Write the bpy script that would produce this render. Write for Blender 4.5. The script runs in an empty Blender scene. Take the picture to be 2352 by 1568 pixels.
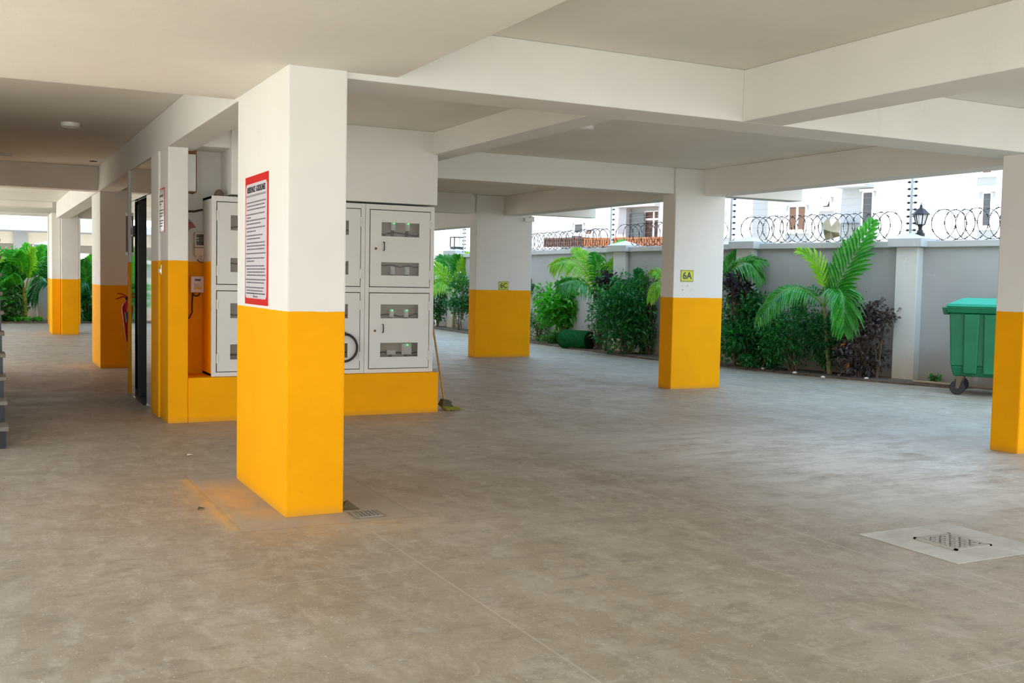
import bpy, bmesh, math, random
import numpy as np
from mathutils import Vector, Matrix
random.seed(7); rng = np.random.default_rng(7)
S = bpy.context.scene
COL = S.collection

# ------------------------------------------------------------------ camera
FL, YAW, PIT, ROL, CAMH = 2409.6, 0.472538, -0.0579815, 0.0197523, 1.45   # focal length in px of the 2352 px wide frame
def cam_axes():
    f0 = Vector((math.sin(YAW), math.cos(YAW), 0)); r0 = Vector((math.cos(YAW), -math.sin(YAW), 0)); u0 = Vector((0, 0, 1))
    f = math.cos(PIT)*f0 + math.sin(PIT)*u0; u = -math.sin(PIT)*f0 + math.cos(PIT)*u0
    return math.cos(ROL)*r0 + math.sin(ROL)*u, -math.sin(ROL)*r0 + math.cos(ROL)*u, f
CR, CU, CF = cam_axes()
CP = Vector((0, 0, CAMH))
cd = bpy.data.cameras.new('camera'); cam = bpy.data.objects.new('camera', cd); COL.objects.link(cam)
cd.sensor_width = 36; cd.lens = FL*36/2352; cd.clip_end = 500
m = Matrix((CR, CU, -CF)).transposed().to_4x4(); m.translation = CP; cam.matrix_world = m
S.camera = cam

# ------------------------------------------------------------------ sky, exposure
S.view_settings.view_transform = 'Standard'; S.view_settings.look = 'None'; S.view_settings.gamma = 1
S.view_settings.use_curve_mapping = False
S.view_settings.exposure = 1.42
W = bpy.data.worlds.new('overcast_sky'); S.world = W; W.use_nodes = True
nt = W.node_tree; nt.nodes.clear()
wo = nt.nodes.new('ShaderNodeOutputWorld'); bg = nt.nodes.new('ShaderNodeBackground')
tc = nt.nodes.new('ShaderNodeTexCoord'); sx = nt.nodes.new('ShaderNodeSeparateXYZ'); rp = nt.nodes.new('ShaderNodeValToRGB')
nt.links.new(tc.outputs['Generated'], sx.inputs[0]); nt.links.new(sx.outputs['Z'], rp.inputs[0])
rp.color_ramp.elements[0].position = 0.0; rp.color_ramp.elements[0].color = (1.0, 1.0, 1.0, 1)
rp.color_ramp.elements[1].position = 0.7; rp.color_ramp.elements[1].color = (0.40, 0.68, 1.0, 1)
nt.links.new(rp.outputs[0], bg.inputs[0]); bg.inputs[1].default_value = 1.25
nt.links.new(bg.outputs[0], wo.inputs[0])
sun = bpy.data.lights.new('sun', 'SUN'); so = bpy.data.objects.new('sun', sun); COL.objects.link(so)
sun.energy = 4.6; sun.angle = .03; sun.color = (1.0, .94, .84)
so.rotation_euler = Vector((.90*.31, .436*.31, -.951)).to_track_quat('-Z', 'Y').to_euler(); so.location = (-20, -20, 30)
S.cycles.use_denoising = True; S.cycles.max_bounces = 10; S.cycles.diffuse_bounces = 6; S.cycles.transparent_max_bounces = 12
S.cycles.caustics_reflective = False; S.cycles.caustics_refractive = False

# ------------------------------------------------------------------ layout helpers (photo pixel -> point of the place)
def ray(x, y): return (x-1176)/FL*CR - (y-784)/FL*CU + CF
def at_z(x, y, z=0.0):
    d = ray(x, y); return CP + d*((z-CAMH)/d.z)
def at_d(x, y, dist):                                   # point on that sight line at a horizontal distance
    d = ray(x, y); return CP + d*(dist/math.hypot(d.x, d.y))

# ------------------------------------------------------------------ materials
class NT:
    def __init__(s, name):
        s.m = bpy.data.materials.new(name); s.m.use_nodes = True; s.t = s.m.node_tree
        s.b = s.t.nodes['Principled BSDF']; s._pos = None
    def n(s, typ, **kw):
        nd = s.t.nodes.new(typ)
        for k, v in kw.items(): setattr(nd, k, v)
        return nd
    def set(s, sock, v):
        if isinstance(v, bpy.types.NodeSocket): s.t.links.new(v, sock)
        else:
            if isinstance(v, (tuple, list)) and len(v) == 3 and sock.type == 'RGBA': v = (*v, 1)
            sock.default_value = v
    def pos(s):
        if s._pos is None: s._pos = s.n('ShaderNodeNewGeometry').outputs['Position']
        return s._pos
    def xyz(s):
        q = s.n('ShaderNodeSeparateXYZ'); s.set(q.inputs[0], s.pos()); return q.outputs
    def math(s, op, a, b=0.0, c=None, clamp=False):
        q = s.n('ShaderNodeMath', operation=op, use_clamp=clamp); s.set(q.inputs[0], a); s.set(q.inputs[1], b)
        if c is not None: s.set(q.inputs[2], c)
        return q.outputs[0]
    def noise(s, scale, detail=4, rough=.55, stretch=None, vec=None, dist=0.0):
        v = vec or s.pos()
        if stretch:
            mp = s.n('ShaderNodeMapping'); s.set(mp.inputs[0], v); mp.inputs['Scale'].default_value = stretch; v = mp.outputs[0]
        q = s.n('ShaderNodeTexNoise'); s.set(q.inputs['Vector'], v); q.inputs['Scale'].default_value = scale
        q.inputs['Detail'].default_value = detail; q.inputs['Roughness'].default_value = rough; q.inputs['Distortion'].default_value = dist
        return q.outputs['Fac']
    def ramp(s, f, p0, p1, smooth=False):
        q = s.n('ShaderNodeMapRange', clamp=True)
        if smooth: q.interpolation_type = 'SMOOTHSTEP'
        s.set(q.inputs[0], f); s.set(q.inputs[1], p0); s.set(q.inputs[2], p1); return q.outputs[0]
    def mix(s, f, a, b, mode='MIX'):
        q = s.n('ShaderNodeMix', data_type='RGBA', blend_type=mode); s.set(q.inputs[0], f); s.set(q.inputs[6], a); s.set(q.inputs[7], b); return q.outputs[2]
    def bump(s, h, strength=.2, dist=.01):
        q = s.n('ShaderNodeBump'); s.set(q.inputs['Height'], h); q.inputs['Strength'].default_value = strength; q.inputs['Distance'].default_value = dist
        s.set(s.b.inputs['Normal'], q.outputs[0])
    def color(s, c): s.set(s.b.inputs['Base Color'], c)
    def rough(s, r): s.set(s.b.inputs['Roughness'], r)
    def spec(s, v): s.set(s.b.inputs['Specular IOR Level'], v)

MC = {}
def plain(name, c, rough=.5, metal=0., spec=.5, noise=0.0, scale=20):
    if name in MC: return MC[name]
    q = NT(name)
    if noise:
        q.color(q.mix(q.noise(scale), tuple(x*(1-noise) for x in c), tuple(min(1, x*(1+noise)) for x in c)))
    else: q.color(c)
    q.rough(rough); q.b.inputs['Metallic'].default_value = metal; q.spec(spec)
    MC[name] = q.m; return q.m

WHITE = (0.80, 0.78, 0.735); YELLOW = (0.96, 0.405, 0.001)
def paint(name, split=None, white=WHITE, yellow=YELLOW):
    q = NT(name)
    w = q.mix(q.ramp(q.noise(1.3, 5), .35, .75), white, tuple(x*.93 for x in white))
    w = q.mix(q.math('MULTIPLY', q.ramp(q.noise(6, 6, .7, (1, 1, .25)), .62, .80), .35), w, tuple(x*k for x, k in zip(white, (.80, .74, .66))))
    bm = q.math('ADD', q.noise(9, 3), q.math('MULTIPLY', q.noise(120, 3), .25))
    if split is not None:
        z = q.xyz()['Z']
        zz = q.math('ADD', z, q.math('MULTIPLY', q.math('SUBTRACT', q.noise(14, 3), .5), .012))
        y = q.mix(q.ramp(q.noise(2.2, 5), .4, .75), yellow, tuple(x*.92 for x in yellow))
        y = q.mix(q.math('MULTIPLY', q.ramp(q.noise(16, 5, .7), .66, .74), .4), y, tuple(x*.68 for x in yellow))
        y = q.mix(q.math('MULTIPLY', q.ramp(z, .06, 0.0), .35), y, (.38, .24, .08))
        w = q.mix(q.math('GREATER_THAN', zz, split), y, w)
    q.color(w); q.rough(.7); q.spec(.10); q.bump(bm, .12, .02)
    return q.m

M_WHITE = paint('white_paint')
M_CEIL = paint('ceiling_paint', white=(.80, .77, .70))

def floor_mat():
    q = NT('worn_concrete'); X = q.xyz(); x, y = X['X'], X['Y']
    def lo(v, a, s=.02): return q.ramp(v, a-s, a+s)
    def box(x0, x1, y0, y1, s=.02):
        a = q.math('MULTIPLY', lo(x, x0, s), q.ramp(x, x1+s, x1-s)); b = q.math('MULTIPLY', lo(y, y0, s), q.ramp(y, y1+s, y1-s))
        return q.math('MULTIPLY', a, b)
    c = q.mix(q.ramp(q.noise(.55, 6, .6), .3, .7), (.285, .225, .156), (.385, .315, .232))
    c = q.mix(q.math('MULTIPLY', q.ramp(q.noise(1.5, 8, .72, (1, .5, 1), dist=.35), .47, .66), .55), c, (.47, .41, .33))
    c = q.mix(q.math('MULTIPLY', q.ramp(q.noise(7, 10, .80, (1, .45, 1), dist=.25), .49, .62), .5), c, (.52, .46, .38))
    c = q.mix(q.math('MULTIPLY', q.ramp(q.noise(8, 10, .80, (.5, 1, 1), dist=.25), .51, .64), .55), c, (.20, .162, .12))
    pale_patch = q.math('MULTIPLY', q.math('MULTIPLY', box(5.2, 8.0, 4.6, 8.2, .9), q.ramp(q.noise(2.6, 9, .82, (.45, 1, 1), dist=.3), .36, .56)), .85)  # paler noisy patch on the right of the floor
    c = q.mix(pale_patch, c, (.78, .755, .70))
    c = q.mix(q.math('MULTIPLY', q.ramp(q.noise(1.7, 8, .74, (.5, 1, 1), dist=.4), .55, .75), .55), c, (.19, .152, .112))
    c = q.mix(q.math('MULTIPLY', q.ramp(q.noise(7, 7, .75, dist=1.), .56, .66), .30), c, (.60, .57, .51))
    c = q.mix(q.math('MULTIPLY', q.ramp(q.noise(60, 3, .6), .64, .70), .7), c, (.72, .68, .60))
    c = q.mix(q.math('MULTIPLY', q.ramp(q.noise(45, 3, .6), .70, .76), .5), c, (.12, .10, .08))
    # smooth screed round the first pillar, yellow overspray on the floor beside it
    c = q.mix(q.math('MULTIPLY', box(1.33, 2.40, 5.90, 7.75, .008), .72), c, (.355, .315, .26))
    edge = q.math('SUBTRACT', box(1.32, 2.41, 5.89, 7.76, .008), box(1.335, 2.395, 5.905, 7.745, .008), clamp=True)
    c = q.mix(q.math('MULTIPLY', edge, .5), c, (.20, .165, .12))
    def spray(x0, x1, y0, y1, s, amt):
        return q.math('MULTIPLY', q.math('MULTIPLY', box(x0, x1, y0, y1, s), q.ramp(q.noise(4.5, 7, .72, (1, .4, 1)), .34, .6)), amt)
    ov = (.78, .42, .06)
    c = q.mix(spray(1.25, 1.62, 6.2, 7.4, .16, .5), c, ov)
    c = q.mix(spray(1.27, 1.33, 5.95, 7.6, .03, .6), c, ov)
    c = q.mix(spray(1.45, 2.35, 5.6, 6.05, .22, .28), c, ov)
    c = q.mix(spray(1.3, 1.65, 16.6, 17.6, .2, .5), c, ov)
    c = q.mix(q.math('MULTIPLY', q.math('MULTIPLY', box(2.98, 3.18, 4.50, 4.66, .02), q.ramp(q.noise(20, 4), .3, .6)), .4), c, (.17, .14, .11))
    # trowelled joints
    for j in ((2.003, 2.012, 3.0, 5.6), (4.30, 4.308, 3.0, 5.4), (1.2, 2.0, 4.818, 4.826), (2.9, 3.7, 2.674, 2.681), (4.52, 4.528, 1.5, 3.7)):
        c = q.mix(q.math('MULTIPLY', box(*j, .004), .45), c, (.60, .55, .48))
    q.color(c)
    q.rough(q.ramp(q.noise(1.9, 6, .65), -0.45, 1.25)); q.spec(.5)
    q.bump(q.math('ADD', q.noise(14, 8, .75), q.math('MULTIPLY', q.noise(2.2, 5), 1.2)), .28, .012)
    return q.m
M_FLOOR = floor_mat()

def soil_mat():
    q = NT('garden_soil'); c = q.mix(q.ramp(q.noise(5, 6), .35, .7), (.10, .07, .05), (.20, .15, .11))
    c = q.mix(q.ramp(q.noise(38, 4), .62, .70), c, (.36, .33, .28)); q.color(c); q.rough(.95); q.bump(q.noise(25, 6), .8, .03); return q.m
M_SOIL = soil_mat()

def garden_wall_mat(name, base, dirt):
    q = NT(name); X = q.xyz()
    c = q.mix(q.ramp(q.noise(1.1, 6), .35, .75), base, tuple(v*.86 for v in base))
    d = q.math('MULTIPLY', q.ramp(q.math('ADD', X['Z'], q.math('MULTIPLY', q.noise(3, 5), .35)), .75, .12), .8)
    c = q.mix(d, c, dirt)
    c = q.mix(q.math('MULTIPLY', q.ramp(q.noise(5, 5), .66, .72), .4), c, tuple(min(1, v*1.25) for v in base))
    q.color(c); q.rough(.85); q.spec(.25); q.bump(q.noise(40, 4), .15, .01); return q.m
M_GWALL = garden_wall_mat('grey_render', (.435, .445, .45), (.32, .24, .15))
M_PIER = garden_wall_mat('pale_render', (.70, .71, .69), (.56, .40, .21))
M_COPE = garden_wall_mat('grey_coping', (.54, .55, .55), (.54, .55, .55))
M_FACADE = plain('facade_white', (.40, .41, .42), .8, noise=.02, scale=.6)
M_CREAM = plain('cream_wall', (.74, .66, .54), .8, noise=.03, scale=.6)

def leaf_mat(name, c1, c2, c3=None, rough=.42, trans=.35, scale=7):
    q = NT(name)
    c = q.mix(q.ramp(q.noise(scale, 3), .32, .68), c1, c2)
    if c3: c = q.mix(q.ramp(q.noise(scale*2.7, 2), .62, .7), c, c3)
    q.color(c); q.rough(rough); q.spec(.5)
    tr = q.n('ShaderNodeBsdfTranslucent'); q.set(tr.inputs[0], q.mix(.5, c, c2, 'ADD'))
    mx = q.n('ShaderNodeMixShader'); mx.inputs[0].default_value = trans
    out = q.t.nodes['Material Output']
    q.t.links.new(q.b.outputs[0], mx.inputs[1]); q.t.links.new(tr.outputs[0], mx.inputs[2]); q.t.links.new(mx.outputs[0], out.inputs[0])
    return q.m
L_PALM = leaf_mat('palm_green', (.012, .17, .012), (.04, .30, .015), (.11, .42, .02), rough=.3, trans=.25)
L_PALMY = leaf_mat('palm_yellow_green', (.09, .36, .012), (.30, .55, .02), (.42, .56, .03))
L_DARK = leaf_mat('leaf_dark_green', (.014, .12, .034), (.03, .24, .045), (.08, .34, .06), rough=.32)
L_MID = leaf_mat('leaf_mid_green', (.018, .19, .018), (.045, .36, .022), (.13, .45, .04), rough=.32)
L_BRIGHT = leaf_mat('leaf_bright_green', (.03, .28, .014), (.09, .48, .02), (.22, .60, .04), rough=.32)
L_PALE = leaf_mat('leaf_pale_green', (.05, .18, .04), (.12, .30, .07), (.25, .4, .14))
L_PURP = leaf_mat('leaf_purple', (.022, .016, .028), (.065, .042, .06), (.10, .12, .09), trans=.15)
L_PURP2 = leaf_mat('leaf_bronze', (.075, .055, .055), (.15, .11, .10), (.08, .14, .08), trans=.15)
L_VAR = leaf_mat('leaf_variegated', (.03, .16, .03), (.12, .28, .08), (.72, .74, .62))
L_FLOWER = plain('white_petal', (.92, .92, .88), .7)
L_ORANGE = leaf_mat('leaf_orange', (.55, .14, .01), (.7, .25, .02))
M_STEM = plain('stem_brown', (.16, .105, .06), .8, noise=.25)
M_TRUNK = plain('palm_trunk', (.32, .27, .12), .7, noise=.25)
M_STALK = plain('palm_stalk', (.16, .34, .04), .5, noise=.15)
M_YSTALK = plain('palm_yellow_stalk', (.42, .44, .05), .5, noise=.15)

M_CAB = paint('cabinet_paint', white=(.74, .73, .69))
M_CABIN = plain('cabinet_inside', (.62, .55, .45), .7, noise=.06)
M_SEAM = plain('dark_seam', (.05, .03, .02), .8)
M_BLACK = plain('black_metal', (.012, .012, .013), .45)
M_BLACKR = plain('black_rubber', (.02, .02, .02), .6)
M_STEEL = plain('mirror_steel', (.62, .62, .61), .045, 1.0)
M_ALU = plain('aluminium', (.70, .71, .72), .3, 1.0)
M_GALV = plain('galvanised_post', (.52, .58, .60), .45, .6)
M_BEIGE = plain('beige_plastic', (.62, .54, .41), .5)
M_WPL = plain('white_plastic', (.78, .77, .74), .4)
M_RUST = plain('rusty_steel', (.24, .10, .03), .85, noise=.4, scale=40)
M_RED = plain('red_enamel', (.52, .012, .015), .3)
M_SIGNRED = plain('sign_red', (.72, .012, .012), .25)
M_SHEET = plain('sign_sheet', (.74, .70, .74), .18)
M_INK = plain('ink_black', (.02, .02, .022), .4)
M_INKG = plain('ink_grey', (.15, .14, .16), .4)
M_SIGNY = plain('sign_yellow', (.58, .60, .02), .4)
M_WOOD = plain('broom_wood', (.42, .24, .06), .6, noise=.2)
M_BRIS = plain('bristle_green', (.26, .25, .03), .9, noise=.35, scale=60)
M_LAMPW = plain('lamp_white', (.80, .79, .76), .4)
M_CABLE = plain('cable_dark', (.05, .022, .015), .5)
def glass(name, tint, rough=.05, alpha=.75):
    q = NT(name); q.color(tint); q.rough(rough); q.set(q.b.inputs['Alpha'], 1-alpha); return q.m
M_GLASS = glass('smoked_window', (.12, .10, .08), .08, .80)
M_LGLASS = glass('lantern_glass', (.9, .92, .93), .1, .55)
q = NT('green_led'); q.color((.02, .5, .05)); q.set(q.b.inputs['Emission Color'], (.05, 1, .12)); q.b.inputs['Emission Strength'].default_value = 1.2; M_LED = q.m
q = NT('bin_green'); q.color(q.mix(q.ramp(q.noise(3, 5), .35, .7), (.002, .145, .058), (.004, .185, .078))); q.rough(.45); M_BIN = q.m
q = NT('bin_lid_green'); q.color(q.mix(q.ramp(q.noise(3, 5), .35, .7), (.008, .32, .19), (.012, .36, .22))); q.rough(.32); M_LID = q.m
q = NT('turf_green'); q.color(q.mix(q.noise(160, 3), (.006, .11, .035), (.016, .27, .07))); q.rough(.9); q.bump(q.noise(260, 3), 1, .02); M_TURF = q.m
q = NT('drain_patch'); q.color(q.mix(q.ramp(q.noise(3.4, 6, .65, dist=.6), .35, .65), (.44, .41, .36), (.62, .59, .53))); q.rough(.7); q.bump(q.noise(30, 6), .3, .01); M_PATCH = q.m

# ------------------------------------------------------------------ mesh helpers
class MB:
    def __init__(s): s.v = []; s.f = []; s.mi = []; s.cur = 0
    def m(s, i): s.cur = i; return s
    def add(s, vs, fs):
        o = len(s.v); s.v += [tuple(v) for v in vs]
        for f in fs: s.f.append(tuple(i+o for i in f)); s.mi.append(s.cur)
        return s
    def box(s, x0, x1, y0, y1, z0, z1):
        vs = [(x, y, z) for z in (z0, z1) for y in (y0, y1) for x in (x0, x1)]
        return s.add(vs, [(0, 2, 3, 1), (4, 5, 7, 6), (0, 1, 5, 4), (2, 6, 7, 3), (0, 4, 6, 2), (1, 3, 7, 5)])
    def hexa(s, b, t):                      # bottom quad, top quad (counter-clockwise from above)
        return s.add(list(b)+list(t), [(3, 2, 1, 0), (4, 5, 6, 7), (0, 1, 5, 4), (1, 2, 6, 5), (2, 3, 7, 6), (3, 0, 4, 7)])
    def prism(s, pts, z0, z1):              # polygon in xy, counter-clockwise
        n = len(pts); vs = [(p[0], p[1], z0) for p in pts]+[(p[0], p[1], z1) for p in pts]
        return s.add(vs, [tuple(range(n))[::-1], tuple(range(n, 2*n))]+[(i, (i+1) % n, n+(i+1) % n, n+i) for i in range(n)])
    def tube(s, path, r, n=8, caps=True):
        path = [Vector(p) for p in path]; k = len(path); rs = r if isinstance(r, (list, tuple)) else [r]*k
        vs = []; up = None
        for i, p in enumerate(path):
            t = (path[min(i+1, k-1)]-path[max(i-1, 0)])
            t = t.normalized() if t.length > 1e-9 else Vector((0, 0, 1))
            if up is None: up = t.orthogonal().normalized()
            up = (up-t*up.dot(t)); up = up.normalized() if up.length > 1e-6 else t.orthogonal().normalized()
            b = t.cross(up)
            for j in range(n):
                a = 2*math.pi*j/n; vs.append(p+(up*math.cos(a)+b*math.sin(a))*rs[i])
        fs = [(i*n+j, i*n+(j+1) % n, (i+1)*n+(j+1) % n, (i+1)*n+j) for i in range(k-1) for j in range(n)]
        if caps: fs += [tuple(range(n))[::-1], tuple(range((k-1)*n, k*n))]
        return s.add(vs, fs)
    def lathe(s, prof, n=24, c=(0, 0, 0), axis='z'):     # (radius, height) pairs
        vs = []
        for r, h in prof:
            for j in range(n):
                a = 2*math.pi*j/n; p = (r*math.cos(a), r*math.sin(a), h)
                if axis == 'x': p = (h, r*math.cos(a), r*math.sin(a))
                if axis == 'y': p = (r*math.sin(a), h, r*math.cos(a))
                vs.append((p[0]+c[0], p[1]+c[1], p[2]+c[2]))
        k = len(prof)
        fs = [(i*n+j, i*n+(j+1) % n, (i+1)*n+(j+1) % n, (i+1)*n+j) for i in range(k-1) for j in range(n)]
        fs += [tuple(range(n))[::-1], tuple(range((k-1)*n, k*n))]
        return s.add(vs, fs)
    def torus(s, c, R, r, axis='y', n=28, k=8, a0=0, a1=2*math.pi):
        pts = []
        for i in range(n+1):
            a = a0+(a1-a0)*i/n; u, v = R*math.cos(a), R*math.sin(a)
            pts.append({'y': (c[0]+u, c[1], c[2]+v), 'x': (c[0], c[1]+u, c[2]+v), 'z': (c[0]+u, c[1]+v, c[2])}[axis])
        return s.tube(pts, r, k)
    def build(s, name, mats, parent=None, bevel=0., smooth=False, seg=2):
        me = bpy.data.meshes.new(name); me.from_pydata(s.v, [], s.f); me.validate()
        for mt in (mats if isinstance(mats, (list, tuple)) else [mats]): me.materials.append(mt)
        if len(me.polygons) == len(s.mi): me.polygons.foreach_set('material_index', s.mi)
        b = bmesh.new(); b.from_mesh(me); bmesh.ops.recalc_face_normals(b, faces=b.faces); b.to_mesh(me); b.free()
        if smooth: me.polygons.foreach_set('use_smooth', [True]*len(me.polygons))
        me.update()
        o = bpy.data.objects.new(name, me); COL.objects.link(o)
        if parent is not None: o.parent = parent
        if bevel:
            md = o.modifiers.new('bevel', 'BEVEL'); md.width = bevel; md.segments = seg; md.limit_method = 'ANGLE'; md.angle_limit = math.radians(50)
        if smooth:
            md = o.modifiers.new('split', 'EDGE_SPLIT'); md.split_angle = math.radians(42)
        return o
def tag(o, label=None, cat=None, group=None, kind=None):
    if label: o['label'] = label
    if cat: o['category'] = cat
    if group: o['group'] = group
    if kind: o['kind'] = kind
    return o
def thing(name, label, cat, loc=(0, 0, 0), rz=0., group=None):
    o = bpy.data.objects.new(name, None); COL.objects.link(o); o.empty_display_size = .1
    o.location = loc; o.rotation_euler = (0, 0, rz); return tag(o, label, cat, group)
def struct(o, label, cat): return tag(o, label, cat, kind='structure')
def text_mesh(txt, size, name, mat, parent, M, shear=0., ext=.0008, sx=1., align='CENTER', bold=0.):
    cu = bpy.data.curves.new(name, 'FONT'); cu.body = txt; cu.size = size; cu.shear = shear; cu.extrude = ext; cu.align_x = align; cu.align_y = 'CENTER'; cu.offset = bold
    t = bpy.data.objects.new('t', cu); COL.objects.link(t); bpy.context.view_layer.update()
    me = bpy.data.meshes.new_from_object(t.evaluated_get(bpy.context.evaluated_depsgraph_get()))
    bpy.data.objects.remove(t); bpy.data.curves.remove(cu)
    me.name = name; me.transform(M @ Matrix.Diagonal((sx, 1, 1, 1))); me.materials.clear(); me.materials.append(mat)
    o = bpy.data.objects.new(name, me); COL.objects.link(o); o.parent = parent; return o
def basis(o, ax, ay, az): return Matrix((Vector(ax), Vector(ay), Vector(az))).transposed().to_4x4() if o is None else Matrix.Translation(Vector(o)) @ Matrix((Vector(ax), Vector(ay), Vector(az))).transposed().to_4x4()

# ------------------------------------------------------------------ setting: floor, ceilings, beams
ZB, ZC = 2.67, 3.03
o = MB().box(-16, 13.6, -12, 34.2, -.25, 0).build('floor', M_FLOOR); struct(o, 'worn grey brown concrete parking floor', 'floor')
o = MB().box(-16, 13.6, -12, -1.9, 0, .006).box(-16, -2.6, -1.9, 31.9, 0, .006).build('bounce_ground', plain('pale_bounce_ground', (.56, .52, .46), .8, noise=.08, scale=2)); struct(o, 'unseen pale ground around the building, added to bounce light inside', 'bounce_ground')  # out of view, added as a pale reflector for the interior
o = MB().box(-2.5, 9.40, -1.8, 32.2, ZC, ZC+.22).build('ceiling', M_CEIL); struct(o, 'flat white painted ceiling above the beams', 'ceiling')
o = MB().box(-2.4, 2.34, -1.8, 7.60, 2.69, ZC).build('ceiling_panel', M_CEIL, bevel=.006); struct(o, 'wide dropped ceiling slab over the nearest pillar', 'ceiling')
o = MB().box(-2.5, 9.40, -1.8, 32.2, ZC+.22, 24.0).build('shade_tower', plain('upper_white', (.80, .80, .78), .8)); struct(o, 'unseen upper storeys over the parking level, added to shade the garden side', 'wall')  # unseen mass, added for its shade on the garden and its bounced light
def beam(x0, x1, y0, y1, z0, label, z1=ZC):
    return struct(MB().box(x0, x1, y0, y1, z0, z1).build('beam', M_WHITE, bevel=.008), label, 'beam')
beam(2.005, 9.10, 6.20, 6.63, 2.652, 'long white front beam running right from the sign pillar')
beam(5.04, 5.42, -1.0, 6.20, 2.652, 'white beam coming forward to the right of the dropped slab')
beam(4.40, 4.69, 6.63, 11.85, 2.785, 'shallow white beam behind the front beam, ending at the cabinet wall')
beam(4.0, 8.50, 11.85, 12.15, 2.675, 'white beam running left from the pillar marked 6A')
beam(8.97, 9.30, -1.0, 11.81, ZB, 'white edge beam between the pillar marked 6A and the rightmost pillar')
beam(8.86, 9.20, 12.11, 17.76, ZB, 'white edge beam between the pillars marked 6A and 6C')
beam(2.07, 8.14, 17.60, 17.95, ZB, 'white beam running left from the pillar marked 6C')
beam(8.86, 9.20, 18.05, 31.3, 2.53, 'far white edge beam behind the pillar marked 6C')
beam(9.35, 10.85, 11.92, 12.2, 2.70, 'short cantilever beam outside the pillar marked 6A')
beam(9.47, 10.95, 17.88, 18.1, 2.72, 'short cantilever beam outside the pillar marked 6C')
struct(MB().box(9.28, 9.475, 17.70, 18.0, 2.575, 2.64).box(9.40, 9.47, 17.70, 18.0, 2.64, ZB).build('bracket', M_WHITE), 'small concrete bracket at the top of the pillar marked 6C', 'bracket')
struct(MB().box(9.40, 10.95, 11.0, 19.0, ZC, ZC+.2).build('balcony_slab', M_WHITE), 'balcony slab over the garden side cantilevers', 'slab')
beam(1.64, 1.925, 7.51, 26.2, 2.665, 'white beam running deep from the sign pillar along the left aisle')
beam(-2.4, 1.64, 16.9, 17.25, ZB, 'white cross beam over the left aisle at the extinguisher pillar')
beam(-2.4, 1.56, 26.15, 26.5, 2.90, 'far cross beam over the left aisle')
beam(1.95, 8.86, 26.3, 26.6, 2.72, 'far cross beam to the right of the twin pillars')
beam(-2.4, 1.75, 31.35, 31.7, 2.95, 'white edge beam at the far end of the left aisle')
beam(2.57, 9.2, 31.35, 31.7, 2.93, 'white edge beam behind the twin pillars')

# ------------------------------------------------------------------ pillars
def pillar(x0, x1, y0, y1, top, split, label, bottom=-.01):
    mt = paint('two_tone_paint', split)
    o = MB().box(x0, x1, y0, y1, bottom, top).build('pillar', mt, bevel=.012)
    return struct(o, label, 'pillar')
pillar(1.645, 2.008, 6.17, 7.51, 2.70, 1.24, 'nearest white and yellow pillar, carrying the red framed guidelines board')
pillar(8.50, 9.345, 11.81, 12.11, ZC, 1.262, 'white and yellow pillar carrying the sign marked 6A')
pillar(8.29, 9.465, 17.76, 18.05, ZC, 1.266, 'wide white and yellow pillar carrying the sign marked 6C')
pillar(8.23, 9.2, 6.19, 6.48, 2.67, 1.26, 'rightmost white and yellow pillar, in front of the green bin')
pillar(1.665, 2.068, 16.95, 18.2, 2.70, 1.26, 'white and yellow pillar behind the red extinguisher')
pillar(1.55, 1.735, 26.36, 27.4, 2.80, 1.28, 'left half of the far twin pillar, set slightly back')
pillar(1.742, 2.11, 26.18, 27.4, 2.80, 1.28, 'right half of the far twin pillar')
pillar(1.75, 2.57, 31.3, 31.6, ZC, 1.27, 'farthest bright pillar, mostly behind the twin pillar')
pillar(-2.4, -2.0, 16.9, 17.3, ZC, 1.26, 'pillar at the left end of the aisle cross beam')

# ------------------------------------------------------------------ lift core
M_CORE = paint('core_paint', 1.58)
o = MB().box(1.645, 1.835, 10.52, 11.06, -.01, ZB).box(1.625, 1.70, 10.99, 11.48, -.01, ZB).build('wall_corner', M_CORE, bevel=.012)
struct(o, 'white and yellow wall corner between the lift and the meter niche', 'wall')
o = MB().box(2.35, 4.40, 13.42, 16.3, 0, ZC).box(1.835, 4.40, 11.05, 11.3, 0, ZC).box(1.70, 4.40, 13.29, 13.42, 0, ZC).box(4.25, 4.40, 11.3, 13.29, 0, ZC).build('wall_core', M_CORE)  # first box: unseen block added to keep side light off the aisle
struct(o, 'rear wall of the meter niche and lift shaft, with an unseen block added to shade the aisle', 'wall')
o = MB().box(2.25, 4.455, 10.55, 11.05, 2.245, ZC).build('wall_header', M_WHITE, bevel=.008); struct(o, 'white wall above the electrical cabinets', 'wall')
o = MB().box(1.835, 4.485, 10.521, 11.05, -.01, .437).build('plinth', paint('plinth_paint', 1.5), bevel=.012); struct(o, 'low orange yellow plinth under the electrical cabinets', 'plinth')
o = MB().box(1.63, 1.70, 13.3, 13.42, -.01, ZB).build('wall_end', M_CORE); struct(o, 'narrow wall end beyond the lift', 'wall')
o = MB().box(1.835, 2.25, 10.58, 11.05, 2.70, ZC).build('wall_lintel', M_WHITE); struct(o, 'white lintel over the meter niche', 'wall')

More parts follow.
